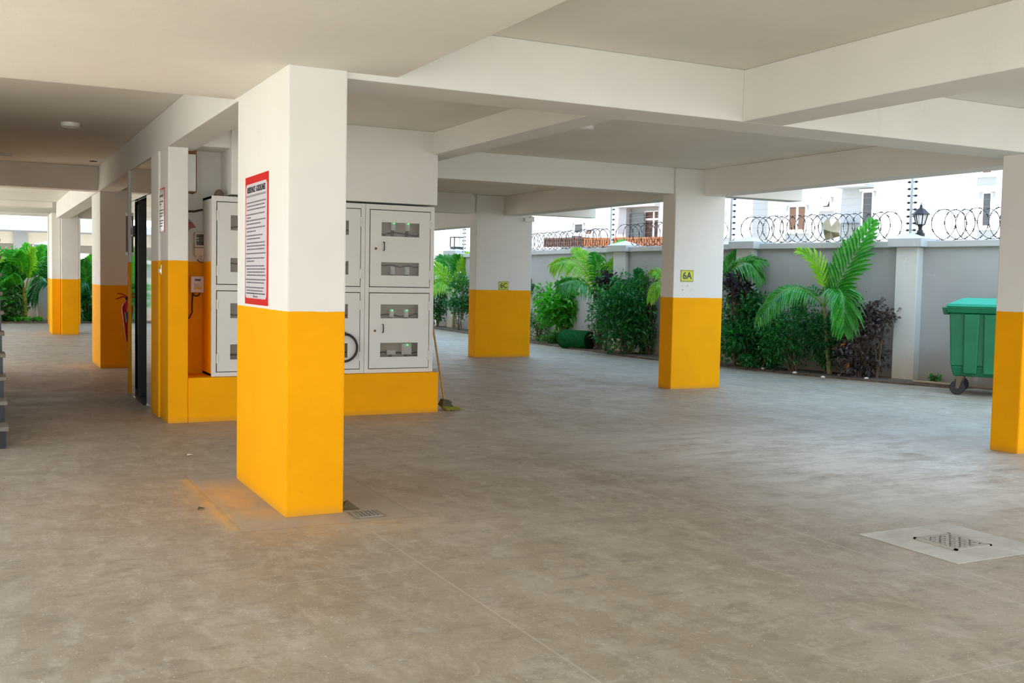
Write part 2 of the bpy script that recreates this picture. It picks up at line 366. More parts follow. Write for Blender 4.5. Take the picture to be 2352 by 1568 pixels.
o = MB().box(-1.55, -1.3, 9.44, 13.8, 0, ZC).box(-1.55, .12, 13.8, 16.7, 0, ZC).build('wall_left', paint('stair_wall_paint', 1.26)); struct(o, 'white and yellow wall beside the staircase, with an unseen block added to darken the aisle', 'wall')  # second box: unseen stair block added to darken the aisle
lift = thing('elevator', 'mirror steel lift front with a dark doorway in the left aisle', 'elevator', (1.645, 12.4, 0))
def rel(b, y0=12.4, x0=1.645): return b
MB().box(0, .04, -.92, -.45, 0, 2.29).build('jamb', M_STEEL, lift)
MB().box(0, .04, .49, .90, 0, 2.29).build('jamb', M_STEEL, lift)
MB().box(0, .04, -.92, .90, 2.296, 2.66).build('transom', M_STEEL, lift)
MB().box(.13, .16, -.45, .02, .02, 2.29).build('door', M_BLACK, lift)
MB().box(.13, .16, .024, .49, .02, 2.29).build('door', M_BLACK, lift)
MB().box(.04, .2, -.47, -.45, 0, 2.29).box(.04, .2, .49, .51, 0, 2.29).box(.04, .2, -.47, .51, 2.29, 2.31).build('door_frame', M_BLACK, lift)
MB().box(-.03, .13, -.47, .49, -.005, .012).build('sill', plain('lift_sill', (.16, .15, .14), .35, .6), lift)
p = MB().box(-.018, 0, .52, .76, 1.875, 2.0).build('indicator', M_BLACK, lift)
MB().box(-.02, -.018, .56, .72, 1.90, 1.975).build('display', plain('display_dark', (.02, .025, .025), .6), p)

ext = thing('fire_extinguisher', 'red fire extinguisher hung beyond the lift in the left aisle', 'extinguisher', (1.795, 13.56, -.09)); ext.rotation_euler = (0, -.125, 0)
MB().lathe([(.05, .70), (.078, .72), (.08, .76), (.08, 1.10), (.074, 1.15), (.045, 1.19), (.022, 1.205), (.022, 1.22)], 20).build('cylinder', M_RED, ext, smooth=True)
MB().lathe([(.018, 1.22), (.022, 1.225), (.022, 1.25), (.012, 1.26)], 12).build('valve', M_BLACK, ext, smooth=True)
MB().tube([(0, 0, 1.25), (-.05, -.01, 1.265), (-.13, -.02, 1.25)], .008).tube([(0, 0, 1.26), (-.05, -.01, 1.30), (-.11, -.02, 1.315)], .007).build('handle', M_RED, ext, smooth=True)
MB().tube([(.02, 0, 1.235), (.06, -.03, 1.2), (.085, -.05, 1.0), (.08, -.05, .78), (.075, -.05, .66)], .011).lathe([(.012, .60), (.017, .61), (.012, .68)], 10, (.075, -.05, 0)).build('hose', M_BLACKR, ext, smooth=True)
MB().box(-.06, -.02, -.15, -.06, .95, 1.08).build('wall_bracket', M_BLACK, ext)

tl = thing('tube_lamp', 'slim vertical tube lamp with white end caps beside the lift', 'lamp', (1.612, 13.36, 0))
MB().tube([(0, 0, 1.69), (0, 0, 2.13)], .010).build('tube', plain('dark_tube', (.10, .08, .07), .3), tl, smooth=True)
for z in (1.66, 2.13): MB().box(-.013, .013, -.02, .02, z, z+.04).build('end_cap', M_WPL, tl, bevel=.004)

sw = thing('key_switch', 'small chrome key switch plate on the wall corner beside the lift', 'switch', (1.645, 10.93, 1.49))
MB().box(-.008, 0, -.035, .035, -.05, .05).build('plate', M_ALU, sw, bevel=.003)
MB().box(-.028, -.008, -.008, .008, -.03, .005).build('key', M_ALU, sw)

# ------------------------------------------------------------------ notices
def words(b, line_list, w, h, xs, rnd, put):
    for v, frac, ind in line_list:
        x = -w/2+ind*w; end = -w/2+frac*w
        while x < end-.004:
            ww = min(rnd.uniform(.018, .06), end-x); put(b, x, x+ww, v, h); x += ww+.009
def board(name, label, loc, w, h, border, title, tsize, lines, lh, rad, rnd):
    t = thing(name, label, 'sign', loc)                 # hung on a wall that faces -x; local: reads towards -y
    AX, AY, AZ = (0, -1, 0), (0, 0, 1), (-1, 0, 0)
    MB().box(-.006, 0, -w/2, w/2, 0, h).build('board', M_SIGNRED, t)
    W2, z0, z1 = w/2-border[0], border[1], h-border[2]
    pts = []
    for cx, cz, a0 in ((W2-rad, z0+rad, -90), (W2-rad, z1-rad, 0), (-W2+rad, z1-rad, 90), (-W2+rad, z0+rad, 180)):
        for k in range(6):
            a = math.radians(a0+k*18); pts.append((cx+rad*math.cos(a), cz+rad*math.sin(a)))
    n = len(pts); b = MB()
    b.add([(-.006, -p[0], p[1]) for p in pts]+[(-.0075, -p[0], p[1]) for p in pts], [tuple(range(n, 2*n))]+[(i, (i+1) % n, n+(i+1) % n, n+i) for i in range(n)])
    b.build('sheet', M_SHEET, t)
    if title: text_mesh(title, tsize, 'heading', M_INK, t, basis((-.008, 0, h*(1-.108)), AX, AY, AZ), shear=.18, sx=.86, bold=.0016)
    b = MB()
    def put(b, x0, x1, v, hh): b.box(-.0085, -.0077, -x1, -x0, h*(1-v)-hh/2, h*(1-v)+hh/2)
    words(b, lines, 2*W2-.03, lh, 0, rnd, put); b.build('body_text', M_INKG, t)
    return t, put, W2
gl = [(.150, .95, 0.), (.158, .95, 0.)]
body = [(v, f, i) for v, f, i in ((.205, .98, .0), (.232, .93, .04), (.260, .96, .04), (.298, .93, .0), (.322, .24, .04), (.345, .98, .0), (.372, .74, .04), (.403, .96, .0), (.430, .5, .04),
        (.463, .86, .0), (.488, .72, .04), (.520, .95, .0), (.545, .97, .04), (.570, .93, .04), (.603, .99, .0), (.640, .92, .0), (.663, .42, .04), (.700, .93, .0), (.724, .98, .04),
        (.748, .94, .04), (.772, .99, .04), (.806, .99, .0), (.830, .94, .04), (.868, .92, .0), (.892, .87, .04))]
t, put, W2 = board('notice_board', 'red framed residence guidelines board on the nearest pillar', (1.645, 6.93, 1.258), (.62), .85, (.022, .04, .05), 'RESIDENCE  GUIDELINES', .052, body, .0085, .035, random.Random(3))
for v, a_, h_ in ((.150, .02, .0028), (.158, .02, .0028), (.914, .03, .006)):
    b = MB(); put(b, -W2+a_, W2-a_, v, h_); b.build('rule_line', M_INK, t)
b = MB(); put(b, -.06, -.045, .936, .020); put(b, -.04, .06, .938, .009); b.build('logo', M_INKG, t)
small = [(.16, .9, .05), (.185, .9, .05), (.30, .9, 0), (.36, .5, 0), (.50, .95, 0), (.57, .9, 0), (.63, .7, 0), (.74, .9, 0), (.80, .8, 0), (.86, .7, 0)]
board('lift_notice', 'small red edged notice on the wall corner beside the lift', (1.645, 10.87, 1.86), .31, .43, (.008, .01, .014), None, .03, small, .012, .01, random.Random(4))

def bay_sign(name, label, txt, x0, x1, z0, z1, y):
    t = thing(name, label, 'sign', ((x0+x1)/2, y, z0)); w, h = x1-x0, z1-z0
    MB().box(-w/2, w/2, -.006, 0, 0, h).build('plate', M_SIGNY, t)
    b = MB(); k = 11
    for zz in (0.001, h-.013):
        for i in range(k):
            xx = -w/2+w*i/k; b.add([(xx, -.0068, zz), (xx+w/k*.5, -.0068, zz), (xx+w/k*.75, -.0068, zz+.012), (xx+w/k*.25, -.0068, zz+.012)], [(0, 1, 2, 3)])
    b.box(-w/2, -w/2+.004, -.0068, -.006, 0, h).box(w/2-.004, w/2, -.0068, -.006, 0, h)
    b.build('hazard_stripes', M_INK, t)
    text_mesh(txt, h*.83, 'lettering', M_INK, t, basis((0, -.0075, h*.49), (1, 0, 0), (0, 0, 1), (0, -1, 0)), bold=.0022, sx=.98)
bay_sign('bay_sign', 'yellow plate with black lettering 6A on the middle right pillar', '6A', 8.618, 8.825, 1.482, 1.642, 11.808)
bay_sign('bay_sign', 'yellow plate with black lettering 6C on the wide far pillar', '6C', 8.775, 8.975, 1.272, 1.43, 17.757)
b = MB(); rr = random.Random(8)
for i in range(16):
    xx = rr.choice((8.645, 8.73, 8.80))+rr.uniform(-.02, .02); zz = rr.choice((1.415, 1.375, 1.365, 1.37, 1.30))+rr.uniform(-.012, .012); w = rr.uniform(.008, .024); h = rr.uniform(.004, .014)
    b.add([(xx, 11.8085, zz), (xx+w, 11.8085, zz+.003), (xx+w*.8, 11.8085, zz+h), (xx+.2*w, 11.8085, zz+h*.8)], [(0, 1, 2, 3)])
tag(b.build('glue_residue', plain('glue_brown', (.45, .38, .26), .8)), 'flaking brown glue marks under the 6A plate', 'glue marks', kind='stuff')

# ------------------------------------------------------------------ electrical cabinets
YF = 10.565                                             # front of the doors
def hole_panel(b, x0, x1, z0, z1, y0, y1, holes):       # a flat panel with rectangular holes (same x range)
    hx0, hx1 = holes[0][0], holes[0][1]
    b.box(x0, hx0, y0, y1, z0, z1); b.box(hx1, x1, y0, y1, z0, z1)
    zs = [z0]+[v for h in sorted(holes, key=lambda h: h[2]) for v in (h[2], h[3])]+[z1]
    for i in range(0, len(zs), 2): b.box(hx0, hx1, y0, y1, zs[i], zs[i+1])
def cabinet(x0, x1, hinge, label, seed):
    rnd = random.Random(seed); z0, z1 = .44, 2.225; cx = (x0+x1)/2
    t = thing('electrical_cabinet', label, 'cabinet', (x0, YF, z0)); w = x1-x0
    fr = .045; Z = lambda z: z-z0
    MB().box(0, .02, .03, .46, 0, z1-z0).build('side_panel', paint('cabinet_side_paint', 1.58, white=(.74, .73, .69)) if x0 < 2.2 else M_CAB, t)
    b = MB(); b.box(w-.02, w, .012, .46, 0, z1-z0).box(0, w, .012, .46, 0, .03).box(0, w, .012, .46, z1-z0-.03, z1-z0)
    b.box(0, fr, 0, .03, 0, z1-z0).box(w-fr, w, 0, .03, 0, z1-z0)
    for a, c in ((0, Z(.482)), (Z(1.296), Z(1.352)), (Z(2.172), z1-z0)): b.box(fr, w-fr, 0, .03, a, c)
    b.build('carcass', M_CAB, t, bevel=.003)
    MB().box(.02, w-.02, .10, .11, .03, z1-z0-.03).build('backplate', M_CABIN, t)
    for (a, c, hs) in ((.482, 1.296, ((1.022, 1.170), (.609, .760))), (1.352, 2.172, ((1.892, 2.04), (1.479, 1.618)))):
        dx0, dx1 = fr+.009, w-fr-.009
        wx0 = w*.5-.215 if hinge == 'r' else w*.5-.21; wx1 = wx0+.43
        dz0, dz1 = Z(a)+.008, Z(c)-.008
        MB().box(fr-.001, w-fr+.001, .02, .024, Z(a)-.002, Z(a)+.008).box(fr-.001, w-fr+.001, .02, .024, Z(c)-.008, Z(c)+.002).box(fr-.001, fr+.008, .02, .024, Z(a), Z(c)).box(w-fr-.008, w-fr+.001, .02, .024, Z(a), Z(c)).build('gasket', M_SEAM, t)
        b = MB(); hole_panel(b, dx0, dx1, dz0, dz1, -.004, .018, [(wx0, wx1, Z(h0), Z(h1)) for h0, h1 in hs])
        d = b.build('door', M_CAB, t)
        for h0, h1 in hs:
            MB().box(wx0, wx1, .004, .008, Z(h0), Z(h1)).build('pane', M_GLASS, d)
        hx = dx1 if hinge == 'r' else dx0
        for zz in (dz0+.08, dz1-.18):
            MB().box(hx-.008, hx+.010, -.012, -.002, zz, zz+.10).build('hinge', M_CAB, d, bevel=.003)
        s = -1 if hinge == 'r' else 1
        lx = (dx0+.06) if hinge == 'r' else (dx1-.06); hz = dz0+(.40 if a < 1 else .40)
        MB().lathe([(.014, -.004), (.014, -.008), (.006, -.009)], 14, (lx, 0, hz), 'y').build('lock', M_RUST, d)
        hxx = lx-s*.085
        MB().tube([(hxx-.02*0, -.004, hz-.02), (hxx, -.03, hz-.015), (hxx, -.035, hz+.025), (hxx, -.03, hz+.065), (hxx, -.004, hz+.07)], .006, 6).build('handle', M_BLACK, d, smooth=True)
        for k, (h0, h1) in enumerate(hs):
            nm = 2
            for i in range(nm):
                ex = wx0+(.15 if i == 0 else .31)+rnd.uniform(-.012, .012)
                big = (a < 1 and k == 1)
                ww, hh = (.05, .085) if not big else ((.10, .05) if i == 0 else (.11, .12))
                zz = Z(h1)-hh+.005 if k == 0 and a > 1 else Z(h0)+(.01 if not big else .02)
                mtr = MB().box(ex-ww/2, ex+ww/2, .045, .10, zz, zz+hh).box(ex-ww*.35, ex+ww*.35, .032, .045, zz+hh*.2, zz+hh*.75).build('meter', M_WPL, t, bevel=.003)
                if k == 0 or (big and i == 1): MB().box(ex-.007, ex+.007, .026, .032, zz+hh*.82, zz+hh*.82+.011).build('indicator_light', M_LED, mtr)
                for q_ in range(3): MB().tube([(ex-.012+.012*q_, .07, zz), (ex-.016+.014*q_, .075, zz-.05), (ex-.03+.02*q_, .08, zz-.10)], .004, 5).build('lead', M_CABLE if q_ else M_BLACKR, mtr)
            pts = [(wx0-.03+i*.09, .06, Z(h0)+.035+rnd.uniform(-.02, .02)+(.06 if k == 1 and a > 1 else 0)) for i in range(7)]
            MB().tube(pts, .006, 6).build('cable', M_CABLE, t, smooth=True)
            MB().box(.02, w-.02, .085, .10, Z(h0)+.05, Z(h0)+.075).build('rail', M_CABIN, t)
    return t
cabinet(2.065, 2.85, 'l', 'white electrical cabinet next to the meter niche, left of the guidelines pillar', 1)
cabinet(2.853, 3.645, 'r', 'white electrical cabinet in the middle, mostly behind the guidelines pillar', 2)
cabinet(3.648, 4.43, 'r', 'white electrical cabinet at the right end of the plinth', 3)
hc = thing('cable_coil', 'black cable loop hanging on the middle electrical cabinet', 'cable', (3.415, 10.535, .715))
MB().torus((0, 0, 0), .145, .013, 'y').build('loop', M_BLACKR, hc, smooth=True)
MB().box(-.02, .02, -.012, .026, .125, .165).build('hook', M_BLACK, hc)
# rim cap on top of the cabinets
dm = thing('siren_dome', 'small brown dome standing on top of the left electrical cabinet', 'siren', (2.165, 10.72, 2.225))
MB().lathe([(.05, 0), (.05, .012), (.047, .03), (.036, .055), (.018, .07), (.004, .075)], 20).build('dome', plain('brown_dome', (.16, .11, .08), .6), dm, smooth=True)

# ------------------------------------------------------------------ meter niche fittings (on the wall y = 11.05)
YN = 11.05
tb = thing('trunking_box', 'long white rusty trunking box high on the left of the meter niche', 'trunking', (1.895, 10.9, 2.27))
MB().box(-.055, .055, -.13, .02, 0, .365).build('cover', M_WPL, tb, bevel=.004)
MB().box(-.06, .06, -.132, .022, -.012, .0).box(-.06, .06, -.132, .022, .365, .40).box(.055, .062, -.132, -.12, 0, .365).build('rusty_edge', M_RUST, tb)
MB().tube([(.01, -.05, -.012), (.03, -.08, -.02), (.065, -.1, .0)], .005, 6).build('wire_end', M_CABLE, tb)
MB().box(-.055, .055, .02, .149, .06, .09).box(-.055, .055, .02, .149, .27, .30).build('mounting_strap', M_RUST, tb)
al = thing('alarm_sounder', 'red and grey alarm sounder on the niche wall beside the wall corner', 'alarm', (1.895, YN, 1.90))
MB().lathe([(.06, 0), (.065, -.03), (.05, -.06), (.03, -.065)], 20, (0, 0, .05), 'y').build('housing', plain('alarm_grey', (.42, .36, .32), .5), al, smooth=True)
MB().hexa([(-.03, -.14, .01), (.085, -.14, .02), (.07, -.06, .02), (-.03, -.06, .01)], [(-.03, -.13, .075), (.045, -.13, .075), (.04, -.06, .075), (-.03, -.06, .075)]).build('horn', plain('alarm_red', (.28, .07, .06), .45), al, bevel=.006)
em = thing('energy_meter', 'beige energy meter with a dark display in the niche', 'meter', (2.04, YN, 1.64))
MB().box(-.062, .062, -.07, 0, .085, .235).box(-.06, .06, -.06, 0, 0, .08).build('case', M_BEIGE, em, bevel=.004)
MB().box(-.048, .048, -.072, -.07, .105, .217).build('display', plain('meter_display', (.075, .055, .045), .15), em)
MB().box(-.044, -.022, -.0735, -.072, .172, .184).build('yellow_mark', plain('meter_yellow', (.5, .45, .15), .5), em)
MB().box(-.044, -.022, -.0735, -.072, .146, .158).build('blue_mark', plain('meter_blue', (.22, .4, .45), .5), em)
b = MB()
for k in range(3): b.box(-.012, .03, -.0735, -.072, .15+k*.015, .153+k*.015)
b.build('print_lines', plain('meter_print', (.32, .28, .24), .5), em)
for x in (-.03, .024):
    MB().lathe([(.012, 0), (.012, -.028), (.009, -.034)], 12, (x, -.035, 0)).build('gland', M_WPL, em, smooth=True)
MB().tube([(-.03, -.035, -.03), (-.02, -.035, -.055), (.015, -.035, -.07), (.05, -.035, -.055), (.055, -.035, -.01)], .005, 6).build('lead', M_CABLE, em, smooth=True)
MB().tube([(.024, -.035, -.03), (.035, -.035, -.05), (.06, -.035, -.045)], .004, 6).build('lead', plain('red_lead', (.35, .03, .02), .5), em, smooth=True)
cb = thing('control_box', 'white control box with a yellow sticker in the niche', 'control box', (2.005, YN, 1.265))
MB().box(-.065, .065, -.075, 0, 0, .165).build('case', plain('box_white', (.68, .68, .70), .35), cb, bevel=.006)
MB().box(-.026, .032, -.077, -.075, .118, .138).build('blue_badge', plain('badge_blue', (.03, .08, .16), .4), cb)
MB().box(-.036, .040, -.077, -.075, .055, .098).build('white_sticker', plain('sticker_pale', (.66, .64, .55), .5), cb)
MB().box(-.036, .040, -.0775, -.075, .032, .055).build('yellow_sticker', plain('sticker_yellow', (.70, .46, .03), .5), cb)
b = MB()
for k in range(4): b.box(-.03, .03-.006*k, -.0782, -.077, .062+k*.008, .064+k*.008)
b.build('print_lines', M_INKG, cb)
MB().tube([(-.04, -.04, 0), (-.048, -.04, -.12), (-.046, -.04, -.2), (-.075, -.05, -.255), (-.13, -.07, -.30)], .007, 6).torus((-.005, -.04, -.002), .034, .007, 'y', 14, 6, math.pi, 2*math.pi).build('lead', M_BLACKR, cb, smooth=True)
wc = MB().tube([(1.84, 11.0, 2.10), (1.9, 11.03, 2.085), (1.98, 11.03, 2.088), (2.05, 11.02, 2.105), (2.12, 11.02, 2.105)], .011, 8).build('wall_cable', M_CABLE, smooth=True)
tag(wc, 'dark cable running from the wall corner to the left cabinet', 'cable')
for z0, z1, lb in ((1.52, 1.655, 'upper short white conduit at the niche edge'), (1.44, 1.515, 'lower short white conduit at the niche edge')):
    tag(MB().box(1.835, 1.858, 10.95, 10.98, z0, z1).build('conduit', M_WPL, bevel=.003), lb, 'conduit')

# ------------------------------------------------------------------ ceiling lamps
def ceiling_lamp(x, y, r, label, name='ceiling_lamp', cat='lamp', mt=M_LAMPW):
    t = thing(name, label, cat, (x, y, ZC), group=None)
    MB().lathe([(r, 0), (r, -.030), (r*.96, -.036)], 28).build('rim', mt, t, smooth=True)
    MB().lathe([(r*.95, -.030), (r*.93, -.042), (r*.6, -.050), (.01, -.053)], 28).build('diffuser', plain('diffuser_white', (.72, .70, .66), .3) if mt is M_LAMPW else plain('detector_grey', (.42, .36, .28), .5), t, smooth=True)
    return t
ceiling_lamp(.91, 12.2, .10, 'round white ceiling lamp over the left aisle, the nearer one')
ceiling_lamp(.35, 15.85, .10, 'round white ceiling lamp over the left aisle, the farther one by the cross beam')
ceiling_lamp(5.52, 9.24, .075, 'small round smoke detector behind the front beam', 'smoke_detector', 'detector')

tag(MB().lathe([(.055, 0), (.05, -.006), (.005, -.006)], 20, (1.50, 16.15, ZC)).build('ceiling_socket', plain('socket_dark', (.03, .025, .02), .7), smooth=True), 'small dark round socket in the ceiling by the aisle cross beam', 'socket')
# ------------------------------------------------------------------ staircase at the left edge
st = thing('staircase', 'dark staircase with pale stepped treads at the left edge', 'stairs', (0, 9.44, 0)); st['kind'] = 'structure'
MDS = plain('dark_riser', (.022, .024, .03), .25, noise=.3, scale=3); MTR = plain('tread_stone', (.20, .165, .13), .6, noise=.2)
for i in range(14):
    h = .178; z = i*h; y = i*.30
    MB().box(-1.2, .205, y, y+.32, max(0, z-.9), z+h-.035).build('riser', MDS, st)
    MB().box(-1.22, .226, y-.025, y+.30, z+h-.035, z+h).build('tread', MTR, st, bevel=.006)

# ------------------------------------------------------------------ drains, broom, bits on the floor
def grate(b, x0, x1, y0, y1, z, nx, ny):
    fx = (x1-x0)/nx; fy = (y1-y0)/ny
    for i in range(nx+1): b.box(x0+i*fx-.006, x0+i*fx+.006, y0, y1, z-.006, z)
    for j in range(ny+1): b.box(x0, x1, y0+j*fy-.006, y0+j*fy+.006, z-.006, z)
    for i in range(nx):
        for j in range(ny):
            if (i+j) % 2 == 0: b.box(x0+i*fx+.01, x0+i*fx+fx-.01, y0+j*fy+.008, y0+j*fy+fy-.008, z-.004, z+.002)
dr = thing('floor_drain', 'square cast grate set in a pale concrete patch at lower right', 'drain', (4.97, 4.13, 0))
MB().box(-.36, .38, -.34, .36, .0005, .004).build('surround', M_PATCH, dr)
MB().box(-.135, .135, -.14, .14, .004, .006).build('pit', plain('drain_dirt', (.075, .055, .035), .9), dr)
b = MB(); grate(b, -.12, .12, -.12, .12, .013, 6, 7)
b.box(-.145, -.128, -.15, .15, .004, .012).box(.128, .145, -.15, .15, .004, .012).box(-.145, .145, -.15, -.132, .004, .012).box(-.145, .145, .132, .15, .004, .012)
b.build('grate', plain('grate_iron', (.40, .36, .30), .6, noise=.25, scale=60), dr)
d2 = thing('floor_drain', 'small dusty grate in the floor at the foot of the nearest pillar', 'drain', (2.13, 6.05, 0))
MB().box(-.105, .09, -.085, .10, .001, .004).build('frame', plain('dusty_iron', (.25, .21, .16), .8, noise=.2), d2)
b = MB(); grate(b, -.085, .07, -.065, .08, .009, 6, 6); b.build('grate', plain('dusty_grate', (.33, .285, .225), .8, noise=.2), d2)
tag(MB().add([(2.015, 6.24, .002), (2.13, 6.21, .002), (2.10, 6.33, .002), (2.02, 6.36, .002), (2.07, 6.29, .05)], [(0, 1, 4), (1, 2, 4), (2, 3, 4), (3, 0, 4), (3, 2, 1, 0)]).build('mortar_lump', plain('mortar_dark', (.12, .095, .06), .9)), 'dark mortar lump on the floor against the nearest pillar', 'lump')

br = thing('broom', 'wooden broom with green bristles leaning on the plinth end', 'broom', (0, 0, 0))
hb, ht = Vector((4.62, 10.66, .10)), Vector((4.452, 10.80, 1.32))
MB().tube([hb, ht], .012, 10).build('handle', M_WOOD, br, smooth=True)
MB().hexa([(4.56, 10.58, .055), (4.70, 10.58, .04), (4.70, 10.72, .04), (4.56, 10.72, .055)], [(4.585, 10.61, .13), (4.665, 10.61, .115), (4.665, 10.69, .115), (4.585, 10.69, .13)]).build('head', plain('broom_head', (.07, .06, .03), .7), br, bevel=.01)
b = MB()
for i in range(140):
    a = Vector((4.57+random.random()*.13, 10.59+random.random()*.12, .05)); d = Vector((.03+random.random()*.09, -.05+random.random()*.06, -.05))
    b.tube([a, a+d*.6+Vector((0, 0, .006)), Vector((a+d).to_tuple()[:2]+(.006,))], .005, 4)
b.build('bristles', M_BRIS, br)
MB().box(4.578, 4.685, 10.60, 10.70, .085, .098).build('strap', M_BLACK, br)

def bit(name, label, cat, x, y, pts, z, mt):
    tag(MB().add([(x+p[0], y+p[1], .002+p[2]) for p in pts]+[(x+p[0], y+p[1], .0045+p[2]) for p in pts], [tuple(range(len(pts), 2*len(pts))), tuple(range(len(pts)))[::-1]]+[(i, (i+1) % len(pts), len(pts)+(i+1) % len(pts), len(pts)+i) for i in range(len(pts))]).build(name, mt), label, cat)
bit('dry_leaf', 'single dark dry leaf lying left of the nearest pillar', 'leaf', 1.225, 6.585, [(-.02, -.01, 0), (0, -.012, .006), (.025, 0, .0), (.012, .014, .004), (-.01, .012, .01)], 0, plain('dry_leaf', (.06, .05, .015), .8))
bit('paper_scrap', 'white paper scrap on the floor in front of the lift', 'paper', 1.512, 8.61, [(-.02, -.02, 0), (.025, -.015, .004), (.02, .02, .0), (-.015, .018, .006)], 0, plain('paper_white', (.8, .8, .76), .8))

# ------------------------------------------------------------------ garden: soil, boundary walls, piers
EDGE = [(11.95, 29.4), (11.72, 25.7), (11.50, 21.5), (11.36, 16.6), (11.80, 14.8), (11.98, 12.95), (12.38, 11.45), (12.75, 10.6)]
WALL = [(12.75, 30.2), (12.25, 22.8), (12.07, 18.6), (12.05, 16.9), (12.36, 14.7), (13.10, 11.8), (13.55, 9.6), (14.2, 5.6)]
o = MB().prism(EDGE[::-1][::-1]+[(13.3, 10.6), (13.1, 11.8), (12.4, 14.7), (12.1, 16.9), (12.1, 18.6), (12.3, 22.8), (12.7, 29.4)], .0, .03).build('soil_bed', M_SOIL); struct(o, 'dark soil strip along the right boundary wall', 'soil')
o = MB().prism([(9.2, 32.05), (9.2, 33.5), (-9, 34.0), (-9, 31.9)], 0, .04).build('soil_bed', M_SOIL); struct(o, 'dark soil strip along the far boundary wall', 'soil')
def bed(px, f):                                        # distance of a spot in the right bed: f = 0 at the kerb, 1 at the wall
    d = ray(px, 650); d = Vector((d.x, d.y)); out = []
    for pl in (EDGE, WALL):
        for a, c in zip(pl, pl[1:]):
            a, c = Vector(a), Vector(c); e = c-a; det = d.x*-e.y+e.x*d.y
            if abs(det) < 1e-9: continue
            t = (a.x*-e.y+e.x*a.y)/det; u = (d.x*a.y-d.y*a.x)/det
            if -.02 <= u <= 1.02 and t > 0: out.append(t*d.length); break
    return out[0]+(out[1]-out[0])*f
def offs(pl, d):
    out = []
    for i, p in enumerate(pl):
        a = Vector(pl[max(i-1, 0)]); c = Vector(pl[min(i+1, len(pl)-1)]); t = (c-a).normalized(); out.append((p[0]-t.y*d, p[1]+t.x*d))
    return out
def wallseg(b, pl, d0, d1, z0, z1):
    A, B = offs(pl, d0), offs(pl, d1)
    for i in range(len(pl)-1):
        q4 = [A[i], A[i+1], B[i+1], B[i]]
        b.hexa([(x, y, z0) for x, y in q4], [(x, y, z1) for x, y in q4])
b = MB(); wallseg(b, WALL, 0, .2, -.1, 2.09); struct(b.build('wall_right', M_GWALL), 'grey rendered boundary wall behind the garden', 'wall')
b = MB(); wallseg(b, WALL, -.07, .27, 2.09, 2.19); struct(b.build('trim_1', M_COPE, bevel=.01), 'pale grey coping along the right boundary wall', 'coping')
BACK = [(-9, 34.2), (2.0, 34.1), (9.0, 32.6), (12.75, 30.3)]
b = MB(); wallseg(b, BACK, 0, .2, -.1, 1.72); struct(b.build('wall_back', M_GWALL), 'grey boundary wall at the far end', 'wall')
b = MB(); wallseg(b, BACK, -.06, .26, 1.72, 1.84); struct(b.build('trim_2', M_COPE), 'pale coping along the far boundary wall', 'coping')
def pier(x, y, ang, w, label, zt=2.09, cap=True):
    t = thing('wall_pier', label, 'pier', (x, y, 0), ang); t['kind'] = 'structure'; h = w/2
    MB().box(-h, h, -h, h, -.1, zt).build('shaft', M_PIER, t, bevel=.01)
    e = h+.10
    MB().box(-e, e, -e, e, zt, zt+.13).build('cap_block', M_COPE, t, bevel=.01)
    MB().add([(-e, -e, zt+.13), (e, -e, zt+.13), (e, e, zt+.13), (-e, e, zt+.13), (0, 0, zt+.24)], [(0, 1, 4), (1, 2, 4), (2, 3, 4), (3, 0, 4), (3, 2, 1, 0)]).build('cap_peak', M_PIER, t)
    return t
WA = math.atan2(11.8-14.7, 13.1-12.36)                  # direction of the right wall
pier(13.09, 11.86, WA, .36, 'pale boundary wall pier with the black lantern on top')
pier(12.33, 14.85, WA, .34, 'pale boundary wall pier partly behind the pillar marked 6A')
pier(12.09, 18.55, WA, .34, 'pale boundary wall pier behind the arching palm')
pier(12.72, 28.6, WA, .38, 'far boundary wall pier with the square lantern on top', 2.16)
pier(1.85, 34.1, 0, .5, 'far boundary wall pier beside the left palm', 2.10)

# ------------------------------------------------------------------ fence posts, wires, razor wire, lanterns
def wall_pt(s):                                        # a point on the wall centre line, s in [0, 1] of its length
    P = [Vector(p) for p in offs(WALL, .1)]; L = [(P[i+1]-P[i]).length for i in range(len(P)-1)]; tot = sum(L)*s
    for i, l in enumerate(L):
        if tot <= l: return P[i].lerp(P[i+1], tot/l)
        tot -= l
    return P[-1]
def wall_hit(px):                                      # where a sight line in the photo meets the wall centre line
    best = min((abs(math.atan2(p.x, p.y)-math.atan2(ray(px, 560).x, ray(px, 560).y)), k) for k in range(2001) for p in [wall_pt(k/2000)]); return best[1]/2000
def fence_post(px, sides, label):
    p = wall_pt(wall_hit(px)); t = thing('fence_post', label, 'post', (p.x, p.y, 2.19), WA)
    MB().box(-.022, .022, -.022, .022, 0, 1.0).build('post', M_GALV, t, bevel=.004)
    for k in range(9):
        for s in sides:
            z = .07+k*.108
            MB().tube([(s*.02, 0, z), (s*.035, 0, z)], .007, 6).lathe([(.008, s*.034), (.017, s*.042), (.019, s*.055), (.017, s*.068), (.010, s*.078), (.004, s*.088)], 10, (0, 0, z), 'x').build('insulator', M_BLACK, t)
    return p
fp = [fence_post(2091, (-1, 1), 'tall fence post with insulators on both sides, beside the black lantern'),
      fence_post(1679, (1,), 'fence post with insulators, just right of the pillar marked 6A'),
      fence_post(1404, (1,), 'fence post with insulators, in front of the timber slats'),
      fence_post(1066, (-1, 1), 'far fence post beside the square lantern')]
GW = 'electric fence wires on the right wall'
